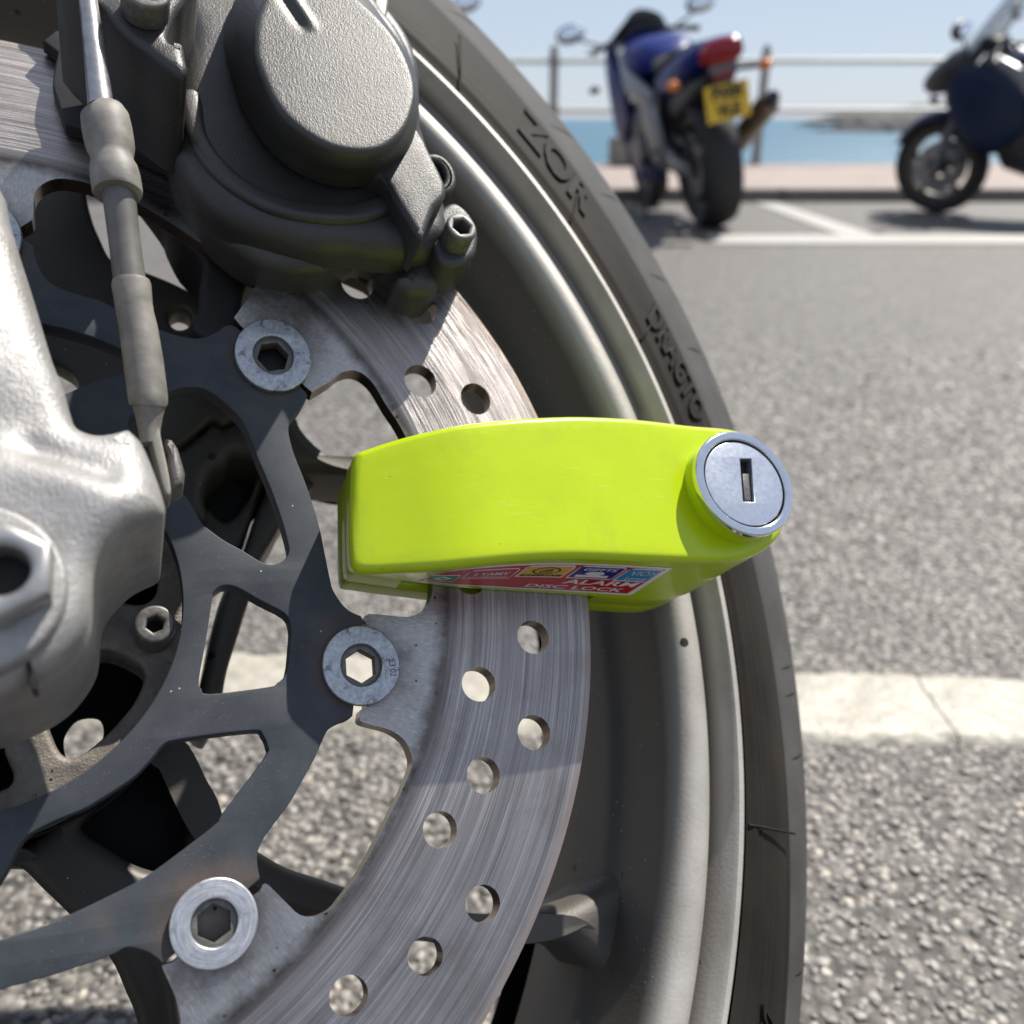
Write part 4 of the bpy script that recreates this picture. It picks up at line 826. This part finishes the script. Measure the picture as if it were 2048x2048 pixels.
# far bay markings
fl = [(0.672, 3.346), (0.612, 3.032), (2.282, 3.346), (2.071, 3.020)]
V, F = [(fl[0][0] + .02, 3.335, .004), (fl[0][0], 3.09, .004), (12, 3.09, .004), (12, 3.335, .004)], [(0, 1, 2, 3)]
obj('bay_line', V, F, WL2, None, 1, 0, 'structure')
V, F = [(1.17, 3.34, .004), (1.30, 3.34, .004), (1.30, 4.66, .004), (1.19, 4.66, .004)], [(0, 1, 2, 3)]
obj('bay_line', V, F, WL2, None, 1, 0, 'structure')
V, F = [(-2.6, 3.34, .004), (-2.48, 3.34, .004), (-2.48, 4.66, .004), (-2.6, 4.66, .004)], [(0, 1, 2, 3)]
obj('bay_line', V, F, WL2, None, 1, 0, 'structure')
# kerb and promenade
KERB = simple('kerb_stone', (.20, .175, .15), 0, .8, .25, 30, .5, .004); PROM = simple('promenade_paving', (.27, .218, .19), 0, .8, .18, 3, .3, .003)
EDGE = (1.876, 7.603)[1]
kerb = bpy.data.objects.new('kerb', None); C.objects.link(kerb); kerb.location = (0, KY, 0); kerb['kind'] = 'structure'; kerb['label'] = 'low stone kerb along the promenade'
V, F = box(-.447, .447, 0, .14, -.05, .06); kme = None
for i in range(-12, 13):
    if kme is None:
        me = bpy.data.meshes.new('kerb_stone'); me.from_pydata(V, [], F); bm = bmesh.new(); bm.from_mesh(me); bmesh.ops.bevel(bm, geom=bm.edges[:], offset=.008, segments=2, affect='EDGES'); bm.to_mesh(me); bm.free(); me.materials.append(KERB); kme = me
    o = bpy.data.objects.new('kerb_stone', kme); C.objects.link(o); o.parent = kerb; o.location = (i * .9, 0, 0)
V, F = box(-40, 40, KY + .141, EDGE, -5, .055); obj('promenade', V, F, PROM, None, 1, 0, 'structure')
def m_sea():
    k = NT('sea_water'); c = k.coord()
    n = k.noise(k.vscale(c, (.25, .9, 1)), 1.0, 6, .6); n2 = k.noise(k.vscale(c, (.008, .03, 1)), 1, 4)
    col = k.ramp(n2, [(.3, (.016, .088, .140)), (.7, (.028, .125, .178))])
    k.set(col=col, rough=.32, spec=.35, normal=k.bump(n, .9, .5)); return k.m
obj('sea', [(-5000, EDGE + .01, -4), (5000, EDGE + .01, -4), (5000, 5600, -4), (-5000, 5600, -4)], [(0, 1, 2, 3)], m_sea(), None, 1, 0, 'structure')
def ridge(name, px, dist, mat, seed, depth=60):
    r2 = random.Random(seed); V, F = [], []; n = len(px)
    P = crom(px, 6, False)
    for i, (x, z) in enumerate(P):
        for j, (t, q) in enumerate(((0, 0), (.12, .45), (.25, .8), (.4, 1), (.7, .85), (1, .2))):
            V.append((x + r2.uniform(-1, 1), dist + depth * t + r2.uniform(-2, 2), -4.2 + (z + 4.2) * q * (1 + r2.uniform(-.06, .06) * (j > 0))))
    for i in range(len(P) - 1):
        for j in range(5): k = i * 6 + j; F.append((k, k + 1, k + 7, k + 6))
    return obj(name, V, F, mat, None, 1, 0, 'structure')
ROCK = simple('headland_rock', (.032, .033, .040), 0, .9, .2, .2); TURF = simple('headland_turf', (.115, .115, .092), 0, .9, .2, .05)
kx = .164
ridge('headland', [(660 * kx, -4.2), (690 * kx, -2.5), (730 * kx, -.8), (780 * kx, .7), (850 * kx, 1.0), (950 * kx, 1.2), (1150 * kx, 1.2), (1500 * kx, 1)], 322, ROCK, 3, 40)
kx2 = .186
ridge('headland', [(735 * kx2, -1), (765 * kx2, 1.8), (800 * kx2, 2.7), (860 * kx2, 4.2), (920 * kx2, 5.2), (1000 * kx2, 6.0), (1150 * kx2, 7.5), (1500 * kx2, 9)], 365, TURF, 4, 120)
# railing
rail = bpy.data.objects.new('railing', None); C.objects.link(rail); RY = EDGE - .12; rail.location = (.9, RY, .055)
tag(rail, 'weathered promenade railing of grey posts with two pale tube rails', 'railing')
POST = simple('railing_post_paint', (.24, .235, .215), .2, .6, .2, 60); RAIL = simple('railing_tube_paint', (.60, .63, .60), .0, .5, .1, 40)
pa, pb = (0.319, 7.603)[0] * RY / EDGE, (1.920, 7.603)[0] * RY / EDGE
sp_ = pb - pa; 
V, F = rings_mesh([(0, 0, 0, .052), (.02, 0, 0, .05), (.022, 0, 0, .034), (.34, 0, 0, .033), (.345, 0, 0, .042), (.42, 0, 0, .042), (.425, 0, 0, .032), (.68, 0, 0, .032), (.685, 0, 0, .041), (.75, 0, 0, .041), (.755, 0, 0, .031), (.80, 0, 0, .030), (.825, 0, 0, .018), (.83, 0, 0, .001)], 20)
pm = obj('post', V, F, POST, rail, 1, 40); pm.location = (pa - .9, 0, 0)
for i in range(-8, 9):
    if i == 0: continue
    o = pm.copy(); C.objects.link(o); o.parent = rail; o.location = (pa - .9 + i * sp_, 0, 0)
for z in (.38, .718):
    V, F = tube([(-12, 0, z), (14, 0, z)], .0215, 16); obj('rail', V, F, RAIL, rail, 1, 40)
bk = [(0.738, 7.964), (0.982, 7.964)]
V, F = box(-(bk[1][0] - bk[0][0]) / 2, (bk[1][0] - bk[0][0]) / 2, -.15, .15, 0, .20)
me = bpy.data.meshes.new('concrete_block'); me.from_pydata(V, [], F); bm = bmesh.new(); bm.from_mesh(me); bmesh.ops.bevel(bm, geom=bm.edges[:], offset=.015, segments=2, affect='EDGES'); bm.to_mesh(me); bm.free()
o = finish('concrete_block', me, simple('weathered_concrete', (.24, .225, .19), 0, .9, .25, 20, .5, .004), None, 0); o.location = ((bk[0][0] + bk[1][0]) / 2, EDGE - .32, .055)
tag(o, 'low weathered concrete block on the promenade edge behind the blue motorcycle', 'block')

# ================================================================== parked motorcycles
def glossy(name, col, rough=.38, **kw): return simple(name, col, 0, rough, .05, 20, coat=.08, coatr=.2, spec=.2, **kw)
BLUE = glossy('fairing_blue', (.003, .013, .14)); NAVY = glossy('fairing_navy', (.009, .018, .048)); BLK = simple('black_plastic', (.012, .012, .013), 0, .45); SEAT = simple('seat_vinyl', (.018, .017, .017), 0, .55)
ENG = simple('engine_dark_metal', (.06, .06, .062), .6, .45, .3, 30); ALU = simple('frame_aluminium', (.30, .30, .315), .7, .42, .1, 30); CASE = simple('engine_cover_silver', (.16, .16, .165), .6, .45, .15, 30)
RUB = simple('bike_tyre', (.018, .018, .019), 0, .7); LENS = simple('tail_lens_red', (.26, .004, .010), 0, .15); AMB = simple('indicator_amber', (.75, .22, .04), 0, .2); PLT = simple('number_plate_yellow', (.80, .50, .03), 0, .4, .04)
STEEL = simple('exhaust_can', (.22, .17, .13), .8, .35, .2, 20); MIR = simple('mirror_glass', (.75, .80, .88), 1, .03, .02); WHEELC = simple('bike_wheel_grey', (.085, .078, .07), .5, .45)
kk = NT('screen_tint'); kk.set(col=(.55, .58, .60), rough=.08, alpha=.45); SCR = kk.m
kk = NT('screen_smoke'); kk.set(col=(.10, .10, .11), rough=.1, alpha=.82); SMK = kk.m
def loft(secs, seg=20, pw=2.6):
    V, F = [], []
    for x, yc, zc, hw, hh in secs:
        for k in range(seg):
            a = 2 * PI * k / seg; c_, s_ = math.cos(a), math.sin(a)
            V.append((x, yc + hw * math.copysign(abs(c_) ** (2 / pw), c_), zc + hh * math.copysign(abs(s_) ** (2 / pw), s_)))
    n = len(secs)
    for i in range(n - 1):
        for k in range(seg): j = (k + 1) % seg; F.append((i * seg + k, i * seg + j, (i + 1) * seg + j, (i + 1) * seg + k))
    F += [tuple(range(seg))[::-1], tuple(range((n - 1) * seg, n * seg))]
    return V, F
def wheel_parts(R, wd, spokes=5):
    """lathe about the y axis; returns tyre, rim, spokes"""
    def lath(pr, seg=64):
        V = [(r * math.cos(2 * PI * k / seg), y, r * math.sin(2 * PI * k / seg)) for r, y in pr for k in range(seg)]; n = len(pr); F = []
        for i in range(n - 1):
            for k in range(seg): j = (k + 1) % seg; F.append((i * seg + k, i * seg + j, (i + 1) * seg + j, (i + 1) * seg + k))
        return V, F
    h = wd / 2; ri = .222
    ty = lath([(ri, -h * .62), (ri + .02, -h * .85), (ri + (R - ri) * .5, -h), (ri + (R - ri) * .8, -h * .82), (R - .006, -h * .4), (R, 0), (R - .006, h * .4), (ri + (R - ri) * .8, h * .82), (ri + (R - ri) * .5, h), (ri + .02, h * .85), (ri, h * .62)])
    rm = lath([(ri - .016, -h * .2), (ri - .018, -h * .55), (ri + .012, -h * .66), (ri + .014, -h * .70), (ri + .004, -h * .74), (ri - .03, -h * .60), (ri - .034, 0), (ri - .03, h * .60), (ri + .004, h * .74), (ri + .014, h * .70), (ri + .012, h * .66), (ri - .018, h * .55), (ri - .016, -h * .2)])
    hubv = lath([(.001, -h * .7), (.045, -h * .7), (.05, -h * .4), (.05, h * .4), (.045, h * .7), (.001, h * .7)], 24)
    sps = []
    for i in range(spokes):
        a = 2 * PI * i / spokes + .3; P = [(.04 * math.cos(a), 0, .04 * math.sin(a)), (.12 * math.cos(a + .05), 0, .12 * math.sin(a + .05)), (.195 * math.cos(a), 0, .195 * math.sin(a))]
        sps.append(tube(P, [.026, .018, .024], 10))
    dr = lath([(.085, h * .78), (.15, h * .78), (.15, h * .70), (.085, h * .70), (.085, h * .78)], 48); dl = lath([(.085, -h * .78), (.15, -h * .78), (.15, -h * .70), (.085, -h * .70), (.085, -h * .78)], 48)
    return ty, rm, hubv, sps, [dr, dl]
def ell(c, r, seg=14, rings_=9):
    V, F = [], []
    for i in range(rings_ + 1):
        t = PI * i / rings_
        for k in range(seg): a = 2 * PI * k / seg; V.append((c[0] + r[0] * math.sin(t) * math.cos(a), c[1] + r[1] * math.sin(t) * math.sin(a), c[2] + r[2] * math.cos(t)))
    for i in range(rings_):
        for k in range(seg): j = (k + 1) % seg; F.append((i * seg + k, i * seg + j, (i + 1) * seg + j, (i + 1) * seg + k))
    return V, F
def motorcycle(label, loc, heading, lean, body, tour, K, WB=1.32, group=None):
    r = bpy.data.objects.new('motorcycle', None); C.objects.link(r); r.location = (*loc, 0)
    r.rotation_euler = Euler((-lean, 0, heading), 'XYZ'); tag(r, label, 'motorcycle', group)
    def p(name, vf, mat, par=None, sm=50): return obj(name, vf[0], vf[1], mat, par or r, K, sm)
    FX = WB
    for nm, x, R, wd in (('rear', 0, .315, .185), ('front', FX, .30, .12)):
        ty, rm, hb_, sps, dd = wheel_parts(R, wd)
        sh = lambda vf: ([(v[0] + x, v[1], v[2] + R) for v in vf[0]], vf[1])
        t = p('tyre', sh(ty), RUB); w_ = p('wheel_rim', sh(rm), WHEELC, None); p('wheel_hub', sh(hb_), ENG, w_)
        for s in sps: p('spoke', sh(s), WHEELC, w_)
        for d in (dd if nm == 'front' else dd[:1]): p('brake_disc', sh(d), ALU, w_, 30)
    # chassis
    eng = p('engine', join(loft([(.30, 0, .50, .10, .14), (.40, 0, .48, .17, .20), (.70, 0, .46, .19, .22), (.90, 0, .50, .17, .20), (.98, 0, .55, .12, .14)]), loft([(.62, 0, .66, .15, .12), (.80, 0, .68, .15, .12), (.92, 0, .66, .12, .10)])), ENG)
    for s in (1, -1):
        V, F = tube([(.60, s * .185, .40), (.60, s * .215, .40)], [.085, .075], 24); p('engine_cover', (V, F), CASE, eng)
        p('frame_beam', loft([(.30, s * .15, .62, .022, .05), (.42, s * .17, .66, .026, .065), (.70, s * .185, .76, .026, .07), (1.0, s * .14, .90, .026, .06), (1.10, s * .08, .93, .03, .05)], 12, 4), ALU)
        p('pivot_plate', loft([(.24, s * .15, .42, .018, .05), (.32, s * .155, .48, .024, .18), (.42, s * .165, .52, .024, .17), (.48, s * .17, .60, .018, .07)], 12, 4), ALU)
        p('swingarm', loft([(-.05, s * .125, .315, .016, .028), (.05, s * .13, .32, .022, .042), (.25, s * .125, .36, .024, .055), (.36, s * .11, .40, .024, .05)], 12, 4), ALU if not tour else ENG)
        V, F = tube([(FX, s * .105, .27), (FX - .07, s * .105, .50), (FX - .13, s * .105, .66)], [.03, .028, .027], 14); lg = p('fork_leg', (V, F), CASE)
        V, F = tube([(FX - .125, s * .105, .64), (FX - .23, s * .105, .98)], .021, 14); p('fork_tube', (V, F), ALU)
        p('brake_caliper', loft([(FX - .15, s * .095, .36, .02, .03), (FX - .12, s * .09, .37, .034, .055), (FX - .07, s * .09, .40, .034, .05), (FX - .05, s * .09, .42, .02, .03)], 12, 4), CASE)
        V, F = tube([(1.02, s * .06, .985), (.99, s * .18, .965), (.93, s * .31, .93)], [.013, .013, .017], 10); hbar = p('handlebar', (V, F), BLK)
        V, F = tube([(1.03, s * .22, .965), (1.02, s * .33, .935)], .007, 8); p('brake_lever', (V, F), ALU, hbar)
        mz = 1.12 if tour else 1.06; my = .385
        V, F = tube([(1.14, s * .20, .96), (1.12, s * .32, mz - .05), (1.10, s * (my - .04), mz - .01)], [.009, .007, .007], 8); st_ = p('mirror_stalk', (V, F), BLK)
        p('mirror_shell', ell((1.115, s * my, mz), (.034, .088, .052)), BLK, st_); V, F = ell((1.082, s * my, mz), (.006, .076, .042)); p('mirror_glass', (V, F), MIR, st_)
        p('indicator', ell((-.36, s * .21, .70), (.038, .03, .025)), AMB); V, F = tube([(-.30, s * .09, .71), (-.355, s * .19, .70)], .010, 8); p('indicator_stalk', (V, F), BLK)
        p('front_indicator', ell((1.28, s * .27, .74), (.03, .035, .022)), BLK)
        V, F = tube([(.30, s * .17, .40), (.26, s * .27, .395)], .012, 8); p('footpeg', (V, F), ALU)
        p('fairing_panel', loft([(.78, s * .19, .64, .012, .10), (.92, s * .205, .64, .022, .22), (1.06, s * .20, .68, .03, .24), (1.18, s * .17, .74, .034, .18), (1.27, s * .13, .80, .026, .10)], 16, 3), body)
        if not tour: p('belly_panel', loft([(.50, s * .12, .26, .012, .03), (.62, s * .15, .28, .022, .06), (.86, s * .16, .34, .026, .12), (1.0, s * .15, .42, .018, .10)], 14, 3), body)
    p('nose_fairing', loft([(1.02, 0, .90, .13, .10), (1.14, 0, .90, .20, .12), (1.28, 0, .86, .175, .12), (1.40, 0, .81, .11, .085), (1.46, 0, .79, .05, .04)]), body if not tour else BLK)
    p('instrument_panel', loft([(1.02, 0, 1.0, .09, .03), (1.08, 0, 1.01, .11, .045), (1.16, 0, 1.0, .08, .03)]), BLK)
    # screen: a curved sheet with thickness
    V, F = [], []; top = 1.10 if not tour else 1.26; n1, n2 = 12, 8
    for o_ in (0, .004):
        for i in range(n1 + 1):
            a = lerp(-1, 1, i / n1)
            for j in range(n2 + 1):
                t = j / n2; hwid = lerp(.185, .10, t ** 1.6); x = lerp(1.27, 1.02, t) - .11 * a * a * (1 - t * .3) + .0; V.append((x - o_, a * hwid, lerp(.93, top, t ** .9) - .05 * a * a * t))
    ns = (n1 + 1) * (n2 + 1)
    for o_ in (0, ns):
        for i in range(n1):
            for j in range(n2): k = o_ + i * (n2 + 1) + j; F.append((k, k + 1, k + n2 + 2, k + n2 + 1))
    p('windscreen', (V, F), SCR if tour else SMK)
    V, F = [], []; pts_ = []
    for i in range(15):
        a = lerp(.35, 2.55, i / 14); pts_.append((FX + .325 * math.cos(a), .30 + .325 * math.sin(a)))
    for x, z in pts_: V += [(x, -.075, z - .03), (x, -.05, z), (x, 0, z + .014), (x, .05, z), (x, .075, z - .03)]
    for i in range(14):
        for j in range(4): k = i * 5 + j; F.append((k, k + 1, k + 6, k + 5))
    p('front_mudguard', (V, F), body)
    p('fuel_tank', loft([(.40, 0, .80, .09, .05), (.50, 0, .82, .15, .09), (.66, 0, .83, .185, .115), (.86, 0, .84, .175, .115), (.98, 0, .84, .11, .09), (1.02, 0, .84, .05, .05)]), body)
    p('seat', loft([(-.12, 0, .835, .07, .02), (.0, 0, .815, .12, .035), (.2, 0, .785, .14, .04), (.38, 0, .79, .12, .045), (.46, 0, .82, .09, .04)]), SEAT)
    tl = p('tail_unit', loft([(-.44, 0, .815, .06, .03), (-.40, 0, .80, .10, .055), (-.22, 0, .775, .135, .075), (.0, 0, .735, .15, .085), (.25, 0, .70, .15, .08), (.36, 0, .69, .12, .06)]), body)
    p('tail_light', loft([(-.468, 0, .80, .06, .03), (-.455, 0, .795, .088, .050), (-.40, 0, .79, .098, .058)]), LENS, tl)
    p('reflector', box(-.425, -.412, -.045, .045, .685, .715), LENS, tl, 0); p('plate_lamp', box(-.44, -.40, -.06, .06, .715, .74), CASE, tl, 0)
    p('tail_underside', loft([(-.38, 0, .70, .07, .03), (-.2, 0, .66, .10, .06), (.1, 0, .60, .11, .09), (.28, 0, .58, .10, .10)]), BLK)
    p('plate_bracket', loft([(-.42, 0, .60, .03, .09), (-.40, 0, .66, .05, .09), (-.36, 0, .70, .05, .04)], 12, 4), BLK)
    np_ = p('number_plate', box(-.438, -.432, -.098, .098, .515, .665), PLT, None, 0)
    for tx_, z in (('PX05', .627), ('VLE', .555)):
        V, F = text_mesh(tx_, .070, .0006, .004); V = [(-.4392 - .0008 * (v[2] > 0), -v[0] * .92, z + v[1]) for v in V]; p('plate_lettering', (V, F), BLK, np_, 0)
    V, F = tube([(.92, -.10, .40), (.60, -.13, .24), (.30, -.16, .28), (.12, -.19, .36)], [.025, .027, .027, .03], 14); ex = p('exhaust_pipe', (V, F), STEEL)
    V, F = tube([(.14, -.195, .355), (.10, -.20, .37), (-.24, -.245, .53), (-.27, -.25, .545)], [.03, .056, .056, .04], 22); p('exhaust_can', (V, F), STEEL, ex); V, F = tube([(-.262, -.249, .541), (-.30, -.254, .559)], .03, 18); p('exhaust_tip', (V, F), BLK, ex)
    V, F = tube([(.42, .16, .30), (.36, .30, .02)], .011, 8); p('side_stand', (V, F), BLK)
    p('chain_guard', loft([(-.02, .10, .42, .01, .02), (.2, .10, .45, .012, .025), (.36, .10, .46, .01, .02)], 10, 4), BLK)
    return r
def bike_at(label, rear, heading_vec, lean_deg, body, tour, K): return motorcycle(label, rear, math.atan2(heading_vec[1], heading_vec[0]), math.radians(lean_deg), body, tour, K)
b1 = bike_at('blue sports motorcycle seen from behind with red tail light and yellow number plate', (.785, 3.63), (-.09, 1.0), 12.5, BLUE, False, .755)
b2 = bike_at('dark navy touring motorcycle with clear windscreen at the right edge of the photo', (2.487, 3.555), (-.67, .74), 11, NAVY, True, .67)
def copy_tree(o, par=None):
    c_ = o.copy(); C.objects.link(c_)
    if par is not None: c_.parent = par
    for ch in list(o.children): copy_tree(ch, c_)
    return c_
b3 = copy_tree(b1); b3.location = (-.235, 3.63, 0)
tag(b3, 'parked motorcycle hidden behind the tyre except for one mirror against the sky', 'motorcycle')
